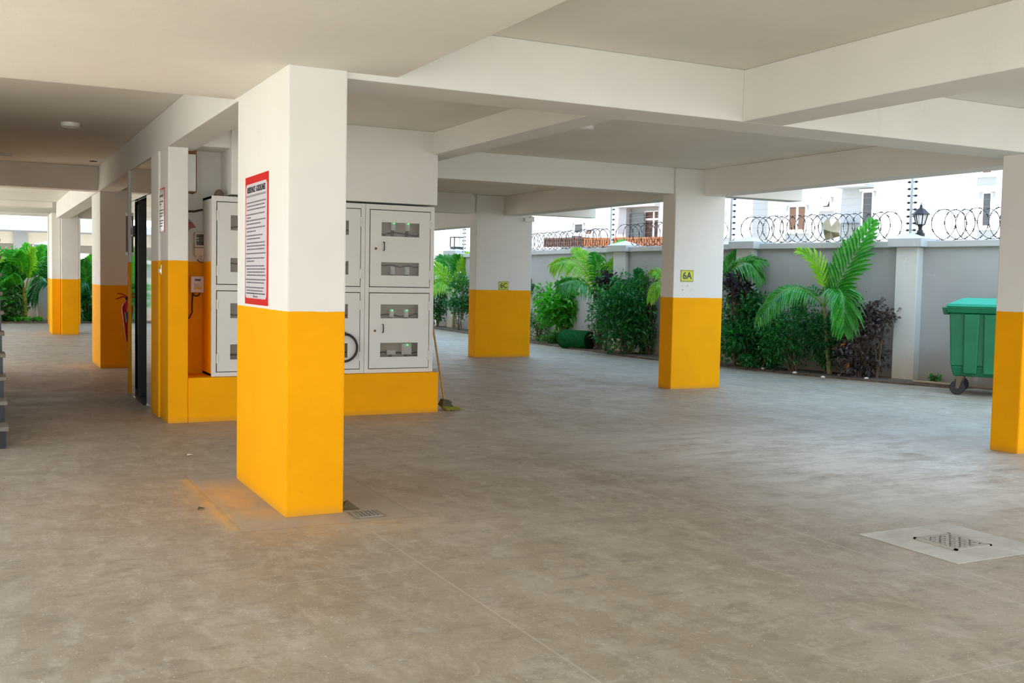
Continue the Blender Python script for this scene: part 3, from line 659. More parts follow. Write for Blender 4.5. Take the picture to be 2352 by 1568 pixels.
for k in range(9):
    z = 2.19+.07+k*.108
    pts = [wall_pt(s/60) for s in range(61)]
    o = MB().tube([(p.x, p.y, z-.004*math.sin(s)) for s, p in enumerate(pts)], .0022, 4).build('fence_wire', plain('fence_wire', (.46, .50, .52), .4, .5))
    tag(o, ('lowest' if k == 0 else 'topmost' if k == 8 else '%s lowest' % ('second third fourth fifth sixth seventh eighth'.split()[k-1]))+' of the thin electric fence wires over the wall', 'wire', GW)
def coil(s0, s1, label, R=.235, pitch=.26, seed=0, squash=1.0):
    rnd = random.Random(seed); P0 = [wall_pt(s0+(s1-s0)*i/40) for i in range(41)]; K = 26
    L = sum((P0[i+1]-P0[i]).length for i in range(40)); n = int(L/pitch)*K; pts = []
    for i in range(n+1):
        f = i/n; p = wall_pt(s0+(s1-s0)*f); tg = (wall_pt(min(1, s0+(s1-s0)*f+.004))-wall_pt(max(0, s0+(s1-s0)*f-.004))).normalized()
        a = 2*math.pi*i/K-math.pi/2; nrm = Vector((-tg.y, tg.x)); ring = i/K
        Rk = R*(1+.05*math.sin(ring*2.3)); lean = 1 if int(ring*2) % 2 == 0 else -1
        c = p+tg*(lean*Rk*.62*math.cos(a)*(1 if int(ring*2) % 2 == 0 else -1))+nrm*(Rk*.55*math.cos(a)*(1+.25*math.sin(ring*1.9)))
        pts.append(Vector((c.x, c.y, 2.20+R*.98*squash+Rk*squash*math.sin(a))))
    b = MB(); b.tube(pts, .0046, 4)
    for i in range(0, n, 3):
        p = pts[i]; t = (pts[i+1]-pts[i]).normalized(); u = t.orthogonal().normalized(); v = t.cross(u); a = rnd.random()*6.28; w = u*math.cos(a)+v*math.sin(a)
        for ww in (w, t.cross(w)):
            b.add([p-t*.022+ww*.014, p+t*.002+ww*.005, p+t*.022+ww*.014, p+t*.022-ww*.014, p-t*.002-ww*.005, p-t*.022-ww*.014], [(0, 1, 4, 5), (1, 2, 3, 4)])
    o = b.build('razor_wire_coil', plain('razor_wire', (.045, .05, .055), .45, .7)); tag(o, label, 'razor wire', 'coils of razor wire on the right wall')
sA, sB, sC, sD = wall_hit(2100), wall_hit(1686), wall_hit(1412), wall_hit(1215)
coil(sA+.016, sA+.10, 'razor wire coil right of the black lantern', seed=1, pitch=.17)
coil(sB+.014, sA-.014, 'razor wire coil between the 6A pillar and the black lantern', seed=2, pitch=.155)
coil(sC+.013, sB-.013, 'razor wire coil in front of the right half of the timber slats', seed=3, pitch=.20)
coil(sD-.03, sC-.013, 'razor wire coil just right of the pillar marked 6C', R=.215, seed=4, pitch=.21)

p = wall_pt(wall_hit(2117)); ln = thing('wall_lantern', 'black hexagonal lantern on the nearer wall pier', 'lantern', (13.11, 11.75, 2.30))
MB().lathe([(.075, -.03), (.075, .01), (.05, .02), (.045, .05), (.028, .07), (.03, .11), (.045, .125), (.03, .14)], 12).build('base', M_BLACK, ln, smooth=True)
b = MB()
for k in range(6):
    a = k*math.pi/3; b.tube([(.062*math.cos(a), .062*math.sin(a), .14), (.105*math.cos(a), .105*math.sin(a), .30)], .009, 5)
b.lathe([(.065, .135), (.065, .15), (.05, .15)], 6).build('cage', M_BLACK, ln)
MB().lathe([(.055, .15), (.095, .295)], 6).build('glass', M_LGLASS, ln)
MB().lathe([(.135, .295), (.135, .31), (.10, .34), (.06, .385), (.03, .40), (.018, .42), (.02, .44), (.006, .455), (.004, .485)], 6).build('roof', M_BLACK, ln)
l2 = thing('wall_lantern', 'square framed lantern on the far wall pier left of 6C', 'lantern', (12.72, 28.6, 2.325))
MB().box(-.15, .15, -.15, .15, 0, .09).build('base', M_BLACK, l2)
b = MB()
for sx_ in (-1, 1):
    for sy_ in (-1, 1): b.box(sx_*.15-.012, sx_*.15+.012, sy_*.15-.012, sy_*.15+.012, .09, .36)
b.box(-.165, .165, -.165, .165, .36, .385); b.build('frame', M_BLACK, l2)
MB().box(-.14, .14, -.14, .14, .09, .36).build('glass', M_LGLASS, l2)

# rag caught in the wire
def rag():
    c = at_d(1911, 528, 17.6); b = MB(); n = 12; vs = []
    out = [(-22, -14), (-8, -30), (-2, -8), (14, -26), (20, -10), (16, 6), (18, 14), (4, 18), (-6, 22), (-14, 24), (-18, 12), (-20, -2)]
    for k, (dx, dy) in enumerate(out):
        q_ = at_d(1911+dx, 528+dy, 17.6+.06*math.sin(k*2.1)); vs.append(q_)
    vs.append(at_d(1908, 532, 17.50)); cn = len(vs)-1
    b.add(vs, [(i, (i+1) % 12, cn) for i in range(12)])
    b.add([v+Vector((.012, .012, 0)) for v in vs], [(cn, (i+1) % 12, i) for i in range(12)])
    tag(b.build('torn_rag', plain('rag_khaki', (.40, .34, .23), .9, noise=.15)), 'torn khaki rag caught in the razor wire', 'rag')
rag()

# ------------------------------------------------------------------ green four wheel bin, pole, turf roll
bu = Vector((.58, -.815, 0)).normalized(); ba = math.atan2(bu.y, bu.x)
bin_ = thing('wheelie_bin', 'large green four wheeled bin behind the rightmost pillar', 'bin', (11.90, 10.08, 0), ba)
def R4(x0, x1, y0, y1, z): return [(x0, y0, z), (x1, y0, z), (x1, y1, z), (x0, y1, z)]
LB, DB = 1.32, .86
b = MB(); b.hexa(R4(.06, LB-.06, .06, DB-.06, .26), R4(.02, LB-.02, .02, DB-.02, .40)); b.hexa(R4(.02, LB-.02, .02, DB-.02, .40), R4(-.015, LB+.015, -.01, DB+.01, 1.13))
for x, w in ((.17, .20), (.42, .30), (.80, .30), (1.10, .18)):
    b.hexa(R4(x+.015, x+w-.015, -.012, .1, .30), R4(x, x+w, -.045, .1, 1.12))
b.build('body', M_BIN, bin_, bevel=.018, seg=3)
b = MB(); b.hexa(R4(-.03, LB+.03, -.05, DB+.03, 1.13), R4(-.07, LB+.07, -.07, DB+.06, 1.19)); b.box(-.075, LB+.075, -.075, DB+.06, 1.19, 1.205)
b.hexa(R4(-.10, -.03, .1, DB-.1, 1.10), R4(-.125, -.03, .1, DB-.1, 1.20)); b.build('rim', M_BIN, bin_, bevel=.01)
b = MB(); b.hexa(R4(-.055, LB+.055, -.06, DB+.05, 1.207), R4(-.055, LB+.055, -.06, DB+.05, 1.245)); b.hexa(R4(-.05, LB+.05, -.055, DB+.045, 1.245), R4(.15, LB-.15, .06, DB-.1, 1.335))
b.box(.70, 1.0, -.0, .05, 1.26, 1.29); b.build('lid', M_LID, bin_, bevel=.015, seg=3)
for (x, y) in ((.14, .10), (LB-.14, .10), (.14, DB-.1), (LB-.14, DB-.1)):
    c = MB().hexa(R4(x-.05, x+.05, y-.045, y+.045, .235), R4(x-.05, x+.05, y-.045, y+.045, .262)).hexa(R4(x-.045, x-.005, y-.034, y-.026, .09), R4(x-.04, x+.04, y-.034, y-.026, .235)).hexa(R4(x-.045, x-.005, y+.026, y+.034, .09), R4(x-.04, x+.04, y+.026, y+.034, .235)).build('castor', plain('castor_steel', (.16, .12, .08), .5, .5), bin_)
    MB().lathe([(.03, -.024), (.09, -.024), (.1, -.014), (.1, .014), (.09, .024), (.03, .024)], 24, (x-.025, y, .1), 'y').build('wheel', M_BLACKR, c, smooth=True)
pp = [at_z(2060, 882, .02), at_z(2180, 885, .02), at_z(2300, 899, .02)]
tag(MB().tube([(12.62, 11.32, .05), (12.75, 10.6, .055), (12.98, 9.6, .05), (13.3, 8.3, .05)], .022, 8).build('bamboo_pole', plain('pole_brown', (.36, .24, .15), .7, noise=.2), smooth=True), 'brown pole lying on the ground behind the green bin', 'pole')
tr = thing('turf_roll', 'rolled up artificial grass lying in front of the garden shrubs', 'turf roll', (0, 0, 0))
c0 = at_d(1324, 776, bed(1324, .12)); c0 = Vector((c0.x, c0.y, .205)); ax = Vector((.28, -.957, 0)).normalized()
prof = []; rn = random.Random(2)
b = MB(); n = 40
for k, f in enumerate((-.47, -.46, -.3, -.1, .1, .3, .46, .47)):
    pass
pts = [c0+ax*f for f in (-.40, -.385, -.25, 0, .25, .385, .40)]
b.tube(pts, [.165, .185, .19, .188, .19, .185, .165], 36); b.build('roll', M_TURF, tr, smooth=True)
b = MB(); vs = []; fs = []
side = Vector((0, 0, 1)).cross(ax).normalized()
for k in range(9000):                                   # the pile of the artificial grass
    a = rn.random()*6.283; f = rn.uniform(-.40, .40); nn = side*math.cos(a)+Vector((0, 0, 1))*math.sin(a); p = c0+ax*f+nn*.185
    t = (ax*rn.uniform(-.5, .5)+nn.cross(ax)*rn.uniform(-.7, .7)+nn).normalized(); w = ax.cross(t).normalized()*.003
    o_ = len(vs); vs += [p-w, p+w, p+t*rn.uniform(.018, .035)]; fs.append((o_, o_+1, o_+2))
b.add(vs, fs); pl = b.build('pile', leaf_mat('turf_blade', (.008, .17, .045), (.025, .36, .08), trans=.1, scale=30), tr); pl['kind'] = 'stuff'
b = MB(); b.tube([c0+ax*.395, c0+ax*.4015], .188, 32); b.tube([c0-ax*.395, c0-ax*.4015], .188, 32); b.build('end_face', plain('turf_end', (.004, .022, .010), .9), tr)
b = MB(); sp = []
for k in range(90):
    a = k*.28; r = .02+.165*k/90; sp.append(c0+ax*.402+(side*math.cos(a)+Vector((0, 0, 1))*math.sin(a))*r)
b.tube(sp, .006, 5); b.build('spiral_edge', plain('turf_back', (.02, .03, .02), .9), tr)

# ------------------------------------------------------------------ plants
def leaves(b, P, D, L, Wd, N=None, fold=.25, six=False):
    """P base points, D directions, L lengths, Wd half widths (numpy)"""
    n = len(P); up = rng.normal(size=(n, 3))*.45+np.array([0, 0, 1.]) if N is None else N
    side = np.cross(D, up); side /= np.linalg.norm(side, axis=1)[:, None]+1e-9
    nn = np.cross(side, D); L = L[:, None]; Wd = Wd[:, None]
    tip = P+D*L-np.array([0, 0, 1.])*L*.18; mid = P+D*L*.5
    l = mid-side*Wd+nn*Wd*fold; r = mid+side*Wd+nn*Wd*fold
    o = len(b.v); V = np.stack([P, l, tip, r], 1).reshape(-1, 3)
    b.v += [tuple(v) for v in V]
    for i in range(n):
        k = o+4*i; b.f += [(k, k+1, k+2), (k, k+2, k+3)]; b.mi += [b.cur, b.cur]
def shrub(name, label, px, py, rx, ry, dist, n, mats, leaf=(.05, .018), clumps=26, base_py=None, seed=0, cat='shrub', flowers=0, orange=0, stems=6, tilt=0., depth=1.0, group=None, ellipse=True, fill=.55):
    g = np.random.default_rng(seed); c = at_d(px, py, dist); s = dist/FL*1.02
    Rx, Rz = rx*s, ry*s; gx, gy = CR.x, CR.y
    base = Vector((c.x, c.y, .02)); t = thing(name, label, cat, base, -YAW, group=group); depth = min(depth, .42/Rx)
    h = c.z-.02
    # clump centres in an ellipsoid
    u = g.normal(size=(clumps, 3)); u /= np.linalg.norm(u, axis=1)[:, None]; u *= (g.random((clumps, 1))**(1/3)*.35+.5)
    cc = np.stack([u[:, 0]*Rx, u[:, 1]*Rx*depth*.8, u[:, 2]*Rz], 1); cc[:, 2] += h; cc[:, 0] += (cc[:, 2]-h)*tilt
    cc[:, 2] = np.maximum(cc[:, 2], .08)
    idx = g.integers(0, clumps, n); sg = fill*min(Rx, Rz)*.55
    P = cc[idx]+g.normal(size=(n, 3))*np.array([sg, sg*.8, sg])*.75
    P[:, 2] = np.maximum(P[:, 2], .04)
    D = (P-cc[idx]); D /= np.linalg.norm(D, axis=1)[:, None]+1e-6; D = D*.8+g.normal(size=(n, 3))*.55+np.array([0, 0, .10]); D /= np.linalg.norm(D, axis=1)[:, None]
    L = leaf[0]*(.6+.8*g.random(n)); Wd = leaf[1]*(.7+.6*g.random(n))
    global rng; rng = g
    b = MB(); leaves(b, P, D, L, Wd); fo = b.build('foliage', mats[0], t)
    if len(mats) > 1:
        b = MB(); k = n//5; sel = g.integers(0, n, k); leaves(b, P[sel]+g.normal(size=(k, 3))*.03, D[sel], L[sel]*1.1, Wd[sel]*1.1); b.build('young_leaves', mats[1], t)
    if orange:
        sel = g.integers(0, n, orange); b = MB(); leaves(b, P[sel], D[sel], L[sel]*1.2, Wd[sel]*1.3); b.build('autumn_leaves', L_ORANGE, t)
    b = MB()
    for k in range(stems):
        e = cc[g.integers(0, clumps)]; a = g.uniform(-.10, .10, 2); q0 = Vector((a[0]*Rx*2, a[1]*Rx*2, 0)); q2 = Vector(e); q1 = q0.lerp(q2, .5)+Vector((g.uniform(-.06, .06), g.uniform(-.06, .06), .05))
        b.tube([q0, q0.lerp(q1, .6), q1, q1.lerp(q2, .5), q2], [.013, .011, .009, .006, .004], 6)
        for j in range(3):
            e2 = cc[g.integers(0, clumps)]; q3 = Vector(e2); b.tube([q1, q1.lerp(q3, .5)+Vector((0, 0, .03)), q3], [.007, .005, .003], 5)
    b.build('stem', M_STEM, t)
    for k in range(flowers):
        i = g.integers(0, n); d = P[i]-np.array([0, 0, h]); d = d/(np.linalg.norm(d)+1e-6)
        q_ = np.array([0, 0, h])+d*np.array([Rx, Rx*.7, Rz])*1.08; q_[1] = -abs(q_[1])*.6 if g.random() < .7 else q_[1]
        b = MB(); r = g.uniform(.012, .024)
        for j in range(5):
            a = j*2*math.pi/5; b.add([(q_[0], q_[1], q_[2]), (q_[0]+r*math.cos(a-.5), q_[1]-.004, q_[2]+r*math.sin(a-.5)), (q_[0]+1.3*r*math.cos(a), q_[1]-.01, q_[2]+1.3*r*math.sin(a)), (q_[0]+r*math.cos(a+.5), q_[1]-.004, q_[2]+r*math.sin(a+.5))], [(0, 1, 2, 3)])
        b.build('flower', L_FLOWER, t)
    return t
def frond(parent, p0, p1, p2, leafL, mat, stalk=M_STALK, nl=34, bare=.14, droop=.25, ang=50, width=.020, face=None, seed=0, stalk_r=.011, prof=1.0):
    """a pinnate frond: curved stalk p0-p1-p2 (local coordinates), leaflets both sides"""
    g = random.Random(seed); p0, p1, p2 = Vector(p0), Vector(p1), Vector(p2)
    bez = lambda t: p0*(1-t)**2+p1*2*t*(1-t)+p2*t*t
    N = 18; b = MB(); b.tube([bez(i/N) for i in range(N+1)], [stalk_r*(1-.8*i/N) for i in range(N+1)], 6); 
    face = Vector(face or (-CF.x*.6, -CF.y*.6, .75)).normalized()
    st_ = b; b = MB()
    nl = int(nl*.66)
    for i in range(nl):
        t = bare+(1-bare)*(i+.5)/nl; p = bez(t); tg = (bez(min(1, t+.02))-bez(t-.02)).normalized()
        side = tg.cross(face); side = side.normalized() if side.length > 1e-4 else tg.orthogonal()
        nrm = side.cross(tg).normalized()
        a = math.radians(ang*(1-.55*t)+8)
        hwid = width*1.18; ln = leafL*(math.sin(math.pi*(.16+.80*((t-bare)/(1-bare))**.9))**.7)*g.uniform(.86, 1.08)*prof
        for s in (-1, 1):
            d = (tg*math.cos(a)+side*s*math.sin(a)+nrm*g.uniform(.05, .30)).normalized(); w = d.cross(nrm).normalized()
            L1, L2 = p+d*ln*.4-Vector((0, 0, 1))*ln*droop*.12, p+d*ln*.75-Vector((0, 0, 1))*ln*droop*.5
            L3 = p+d*ln-Vector((0, 0, 1))*ln*droop*1.05
            hw = hwid*g.uniform(.85, 1.15); up = nrm*hw*.5
            b.add([p-w*hw*.35, p+w*hw*.35, L1-w*hw+up, L1, L1+w*hw+up, L2-w*hw*.75+up*.6, L2, L2+w*hw*.75+up*.6, L3], [(0, 3, 2), (0, 1, 3), (1, 4, 3), (2, 3, 6, 5), (3, 4, 7, 6), (5, 6, 8), (6, 7, 8)])
    o = b.build('frond', mat, parent); st_.build('midrib', stalk, o, smooth=True); return o
def palm(label, base_px, dist, crown_px, fronds, seed=0, trunk_r=.035, mat=L_PALM, stalk=M_STALK, group='palms in the garden beds', trunk_mat=M_TRUNK):
    bx = at_d(base_px[0], base_px[1], dist); base = Vector((bx.x, bx.y, .02)); t = thing('palm_plant', label, 'palm', base, group=None)
    cr = at_d(*crown_px, dist)-base
    b = MB(); k = 10; pts = [Vector((0, 0, 0)).lerp(cr, i/k)+Vector((0, 0, 0)) for i in range(k+1)]
    b.tube(pts, [trunk_r*(1.25-.5*i/k)*(1.06 if i % 2 else .96) for i in range(k+1)], 10); b.build('trunk', trunk_mat, t, smooth=True)
    for i, f in enumerate(fronds):
        c1, c2 = f['via'], f['tip']; dd = f.get('dd', (0, 0))
        p1 = at_d(*c1, dist+dd[0])-base; p2 = at_d(*c2, dist+dd[1])-base
        p1 = p1*1.0
        p0 = cr if 'from' not in f else at_d(*f['from'], dist)-base
        frond(t, p0, 2*p1-.5*p0-.5*p2, p2, f.get('L', .38), f.get('mat', mat), f.get('stalk', stalk), f.get('n', 36), f.get('bare', .15), f.get('droop', .25), f.get('ang', 52), f.get('w', .019), f.get('face'), seed*31+i, f.get('r', .011))
    return t
PM = dict
palm('large palm with upright feather fronds left of the lantern pier', (1905, 862), bed(1905, 0.5), (1893, 705), [
    PM(via=(1938, 628), tip=(2006, 508), dd=(-.1, .0), L=.52, n=30, ang=44, droop=.12, w=.030, bare=.10),
    PM(via=(1883, 620), tip=(1834, 578), dd=(-.1, -.2), L=.40, n=30, ang=34, droop=.25, mat=L_PALMY, bare=.22),
    PM(via=(1815, 662), tip=(1742, 738), dd=(-.4, -.6), L=.34, n=40, ang=48, droop=.75, w=.020, bare=.1),
    PM(via=(1930, 668), tip=(1938, 758), dd=(-.6, -.8), L=.50, n=34, ang=44, droop=.55, w=.024, bare=.14),
    PM(via=(1925, 665), tip=(1966, 690), dd=(-.2, -.2), L=.30, n=22, ang=55, droop=.6),
    PM(via=(1860, 665), tip=(1830, 720), dd=(.1, .2), L=.30, n=22, droop=.6, mat=L_DARK),
    PM(via=(1905, 640), tip=(1890, 610), dd=(.2, .3), L=.25, n=18, mat=L_DARK)], 1)
palm('palm with arching fronds just right of the 6A pillar', (1645, 850), bed(1645, 0.25), (1640, 690), [
    PM(via=(1690, 612), tip=(1757, 600), dd=(-.3, -.3), L=.36, n=36, ang=52, droop=.55),
    PM(via=(1700, 606), tip=(1748, 640), dd=(-.4, -.5), L=.36, n=34, ang=48, droop=.8),
    PM(via=(1670, 620), tip=(1700, 578), dd=(.1, .2), L=.34, n=30, ang=45, droop=.3),
    PM(via=(1600, 620), tip=(1540, 640), dd=(0, 0), L=.34, n=30, droop=.6)], 2)
palm('bright arching palm in front of the wall between 6C and 6A', (1378, 800), bed(1378, 0.6), (1378, 708), [
    PM(via=(1335, 612), tip=(1268, 608), dd=(-.3, -.5), L=.52, n=38, ang=54, droop=.75, w=.024, mat=L_PALMY),
    PM(via=(1340, 650), tip=(1282, 655), dd=(-.6, -.9), L=.46, n=36, ang=50, droop=.7, w=.024),
    PM(via=(1365, 620), tip=(1318, 572), dd=(.1, .2), L=.44, n=34, ang=46, droop=.4, w=.022, mat=L_PALMY),
    PM(via=(1395, 640), tip=(1425, 585), dd=(-.1, 0), L=.48, n=34, ang=44, droop=.5, w=.024, mat=L_PALMY),
    PM(via=(1375, 630), tip=(1362, 582), dd=(-.2, -.2), L=.42, n=30, ang=44, droop=.5, mat=L_PALM),
    PM(via=(1410, 660), tip=(1436, 650), dd=(-.5, -.7), L=.40, n=30, ang=46, droop=.7, mat=L_PALM),
    PM(via=(1398, 600), tip=(1434, 552), dd=(.3, .4), L=.40, n=28, ang=46, droop=.6, mat=L_BRIGHT)], 3)
palm('palm with sword fronds left of the 6C pillar', (1040, 745), bed(1040, 0.6), (1045, 690), [
    PM(via=(1018, 628), tip=(985, 612), dd=(-.3, -.4), L=.55, n=36, ang=48, droop=.5, w=.028, mat=L_PALMY),
    PM(via=(1022, 650), tip=(990, 660), dd=(-.5, -.7), L=.5, n=34, droop=.7, w=.028, mat=L_PALMY),
    PM(via=(1062, 635), tip=(1078, 585), dd=(-.1, -.1), L=.55, n=34, ang=40, droop=.2, w=.028, mat=L_PALMY),
    PM(via=(1050, 625), tip=(1052, 588), dd=(.1, .1), L=.5, n=30, ang=42, droop=.3, w=.026),
    PM(via=(1034, 620), tip=(1008, 592), dd=(.2, .3), L=.5, n=30, ang=44, droop=.3, w=.026)], 4)
palm('yellow tipped palm peeping out left of the 6A pillar', (1540, 830), bed(1540, 0.6), (1545, 730), [
    PM(via=(1520, 655), tip=(1493, 690), dd=(-.4, -.6), L=.26, n=28, droop=.8, mat=L_PALMY),
    PM(via=(1522, 640), tip=(1498, 628), dd=(-.2, -.3), L=.28, n=26, droop=.6, mat=L_PALMY)], 5)
palm('dark palm tips just right of the 6C pillar', (1195, 770), bed(1195, 0.6), (1200, 700), [
    PM(via=(1218, 655), tip=(1238, 660), dd=(0, -.1), L=.34, n=26, droop=.5, mat=L_DARK),
    PM(via=(1215, 645), tip=(1228, 622), dd=(.1, .1), L=.3, n=24, droop=.3, mat=L_DARK)], 6)
palm('low dark palm in front of the wall behind the dense shrub', (1475, 790), bed(1475, 0.85), (1468, 720), [
    PM(via=(1462, 660), tip=(1436, 650), dd=(0, 0), L=.26, n=24, ang=40, mat=L_DARK),
    PM(via=(1470, 650), tip=(1462, 622), dd=(0, 0), L=.28, n=24, ang=36, mat=L_DARK),
    PM(via=(1482, 660), tip=(1500, 640), dd=(0, 0), L=.26, n=24, ang=40, mat=L_DARK)], 7)
palm('tall leafy palm in the far left garden', (57, 738), 33.0, (56, 672), [
    PM(via=(50, 630), tip=(62, 562), dd=(.2, .2), L=.62, n=34, ang=38, droop=.35, w=.032, mat=L_BRIGHT, bare=.3),
    PM(via=(75, 615), tip=(98, 566), dd=(-.2, -.2), L=.58, n=34, ang=40, droop=.4, w=.032, mat=L_BRIGHT, bare=.3),
    PM(via=(40, 640), tip=(12, 618), dd=(-.2, -.3), L=.52, n=32, droop=.5, w=.032, bare=.3),
    PM(via=(78, 650), tip=(84, 640), dd=(-.6, -1.0), L=.52, n=30, droop=.7, w=.032, mat=L_PALM, bare=.35),
    PM(via=(68, 620), tip=(78, 572), dd=(-.3, -.5), L=.62, n=34, ang=40, droop=.4, w=.032, mat=L_PALMY, bare=.3),
    PM(via=(50, 610), tip=(40, 585), dd=(-.2, -.3), L=.58, n=32, ang=42, droop=.5, w=.032, mat=L_BRIGHT, bare=.3),
    PM(via=(92, 610), tip=(118, 600), dd=(.1, .0), L=.52, n=30, droop=.6, w=.03, mat=L_PALM, bare=.3),
    PM(via=(35, 650), tip=(30, 632), dd=(-.5, -.8), L=.48, n=30, droop=.7, w=.03, mat=L_BRIGHT, bare=.4)], 8, trunk_r=.07, stalk=M_YSTALK, trunk_mat=M_YSTALK)
palm('drooping dark palm behind the farthest pillar', (130, 742), 33.3, (128, 665), [
    PM(via=(100, 640), tip=(72, 690), dd=(-.1, -.1), L=.55, n=34, droop=.8, w=.026, mat=L_DARK),
    PM(via=(108, 620), tip=(84, 620), dd=(0, 0), L=.48, n=34, droop=.6, w=.028, mat=L_PALM),
    PM(via=(105, 600), tip=(96, 578), dd=(.1, .1), L=.48, n=30, droop=.4, w=.028, mat=L_PALM)], 9, trunk_r=.06)
palm('palm in the gap between the twin pillar and the extinguisher pillar', (203, 740), 33.0, (203, 690), [
    PM(via=(196, 630), tip=(188, 600), dd=(0, 0), L=.48, n=34, droop=.4, w=.028, mat=L_PALM),
    PM(via=(206, 625), tip=(213, 588), dd=(0, 0), L=.48, n=34, droop=.4, w=.028, mat=L_BRIGHT),
    PM(via=(212, 650), tip=(226, 640), dd=(0, 0), L=.48, n=30, droop=.7, w=.028, mat=L_DARK),
    PM(via=(192, 650), tip=(182, 660), dd=(-.3, -.4), L=.48, n=30, droop=.7, w=.028, mat=L_DARK)], 10, trunk_r=.05)
for i, (bx, lb) in enumerate(((-45, 'palm by the far left wall, seen mirrored in the lift steel'), (-110, 'second palm by the far left wall, beyond the stairs'))):
    palm(lb, (bx, 738), 33.0, (bx, 665), [
        PM(via=(bx-20, 610), tip=(bx-50, 590), L=.52, n=32, w=.032, mat=L_BRIGHT), PM(via=(bx+20, 610), tip=(bx+50, 590), L=.52, n=32, w=.032, mat=L_PALMY),
        PM(via=(bx-5, 600), tip=(bx-15, 555), L=.52, n=32, w=.032, mat=L_PALM), PM(via=(bx+22, 630), tip=(bx+40, 650), L=.48, n=30, droop=.7, w=.032, mat=L_BRIGHT),
        PM(via=(bx-22, 640), tip=(bx-40, 660), L=.48, n=30, droop=.7, w=.032, mat=L_PALM)], 20+i, trunk_r=.06)

shrub('leafy_shrub', 'bright broad leaved shrub right of the 6C pillar', 1292, 702, 50, 52, bed(1292, 0.75), 1100, [L_BRIGHT, L_MID], (.15, .046), 30, seed=11, stems=7)
shrub('leafy_shrub', 'pale fine leaved shrub against the 6C pillar', 1236, 722, 30, 62, bed(1236, 0.6), 1500, [L_PALE, L_MID], (.055, .014), 26, seed=12)
shrub('leafy_shrub', 'dense dark fern like shrub left of the 6A pillar', 1440, 728, 72, 80, bed(1440, 0.35), 5200, [L_DARK, L_MID], (.085, .021), 60, seed=13, stems=9)
shrub('leafy_shrub', 'dark purple plant under the bright arching palm', 1392, 665, 24, 40, bed(1392, 0.3), 420, [L_PURP], (.10, .028), 16, seed=14)
shrub('leafy_shrub', 'brown twiggy plant behind the turf roll', 1376, 745, 28, 48, bed(1376, 0.55), 420, [L_PURP2], (.05, .014), 22, seed=15, stems=10)
shrub('leafy_shrub', 'dense dark shrub with white flowers right of the 6A pillar', 1712, 748, 58, 76, bed(1712, 0.35), 3600, [L_DARK, L_MID], (.078, .024), 50, seed=16, flowers=7, stems=8)
shrub('leafy_shrub', 'dark purple plant touching the 6A pillar at sign height', 1692, 650, 26, 36, bed(1692, 0.12), 380, [L_PURP], (.10, .028), 14, seed=17, stems=4)
shrub('leafy_shrub', 'loose dark shrub under the drooping palm frond', 1818, 762, 66, 66, bed(1818, 0.4), 3000, [L_DARK, L_MID], (.060, .016), 44, seed=18, stems=9)
shrub('leafy_shrub', 'sparse bronze shrub left of the lantern pier', 1978, 778, 52, 82, bed(1978, 0.45), 1100, [L_PURP2, L_PURP], (.085, .026), 30, seed=19, orange=8, stems=9)
shrub('leafy_shrub', 'upright purple branch leaning towards the lantern pier', 2022, 722, 26, 36, bed(2022, 0.55), 360, [L_PURP2], (.085, .026), 14, seed=20, stems=4, tilt=.35)
shrub('leafy_shrub', 'dark green shrub in the middle of the bed below the large palm', 1905, 772, 40, 66, bed(1905, 0.6), 1700, [L_DARK], (.065, .020), 30, seed=21)
shrub('leafy_shrub', 'tall wispy twig shrub against the wall left of 6A', 1492, 655, 22, 46, bed(1492, 0.8), 260, [L_PALE], (.04, .013), 18, seed=22, stems=5)
shrub('leafy_shrub', 'white flowering shrub left of the 6C pillar', 1056, 682, 26, 52, bed(1056, 0.35), 1500, [L_DARK, L_PALE], (.07, .024), 30, seed=23, flowers=26)
shrub('leafy_shrub', 'dark shrub by the corner of the right electrical cabinet', 1006, 690, 22, 46, bed(1006, 0.5), 1100, [L_DARK], (.08, .028), 24, seed=24)
shrub('leafy_shrub', 'low dark groundcover at the foot of the 6A pillar shrub', 1745, 828, 46, 16, bed(1745, 0.2), 700, [L_DARK], (.07, .024), 18, seed=25, stems=3)
shrub('leafy_shrub', 'low green groundcover left of the turf roll', 1262, 776, 30, 12, bed(1262, 0.3), 420, [L_MID, L_PALE], (.05, .016), 14, seed=26, stems=3)
shrub('leafy_shrub', 'small weeds at the foot of the wall right of the lantern pier', 2150, 868, 14, 8, bed(2150, 0.6), 160, [L_MID], (.04, .013), 10, seed=27, stems=3)
shrub('leafy_shrub', 'leafy hedge behind the stair treads in the far left garden', 14, 622, 28, 44, 33.2, 1300, [L_MID, L_BRIGHT], (.14, .05), 26, seed=28)
shrub('leafy_shrub', 'variegated plant low in the far left garden', 20, 704, 22, 34, 32.6, 420, [L_VAR], (.17, .05), 14, seed=29, flowers=0)
shrub('leafy_shrub', 'dark bush between the variegated plant and the tall palm', 38, 690, 16, 36, 33.2, 500, [L_DARK], (.13, .045), 16, seed=30)
shrub('leafy_shrub', 'low bright groundcover at the foot of the far left palm', 62, 735, 48, 6, 32.4, 320, [L_BRIGHT], (.07, .03), 18, seed=31, stems=3)
shrub('leafy_shrub', 'dark bush in the gap left of the extinguisher pillar', 203, 705, 18, 42, 32.7, 900, [L_DARK, L_MID], (.12, .035), 20, seed=32)
shrub('leafy_shrub', 'long hedge by the far left wall beyond the stairs', -80, 690, 80, 60, 32.6, 2600, [L_MID, L_VAR], (.15, .05), 50, seed=33)
rr = random.Random(5)
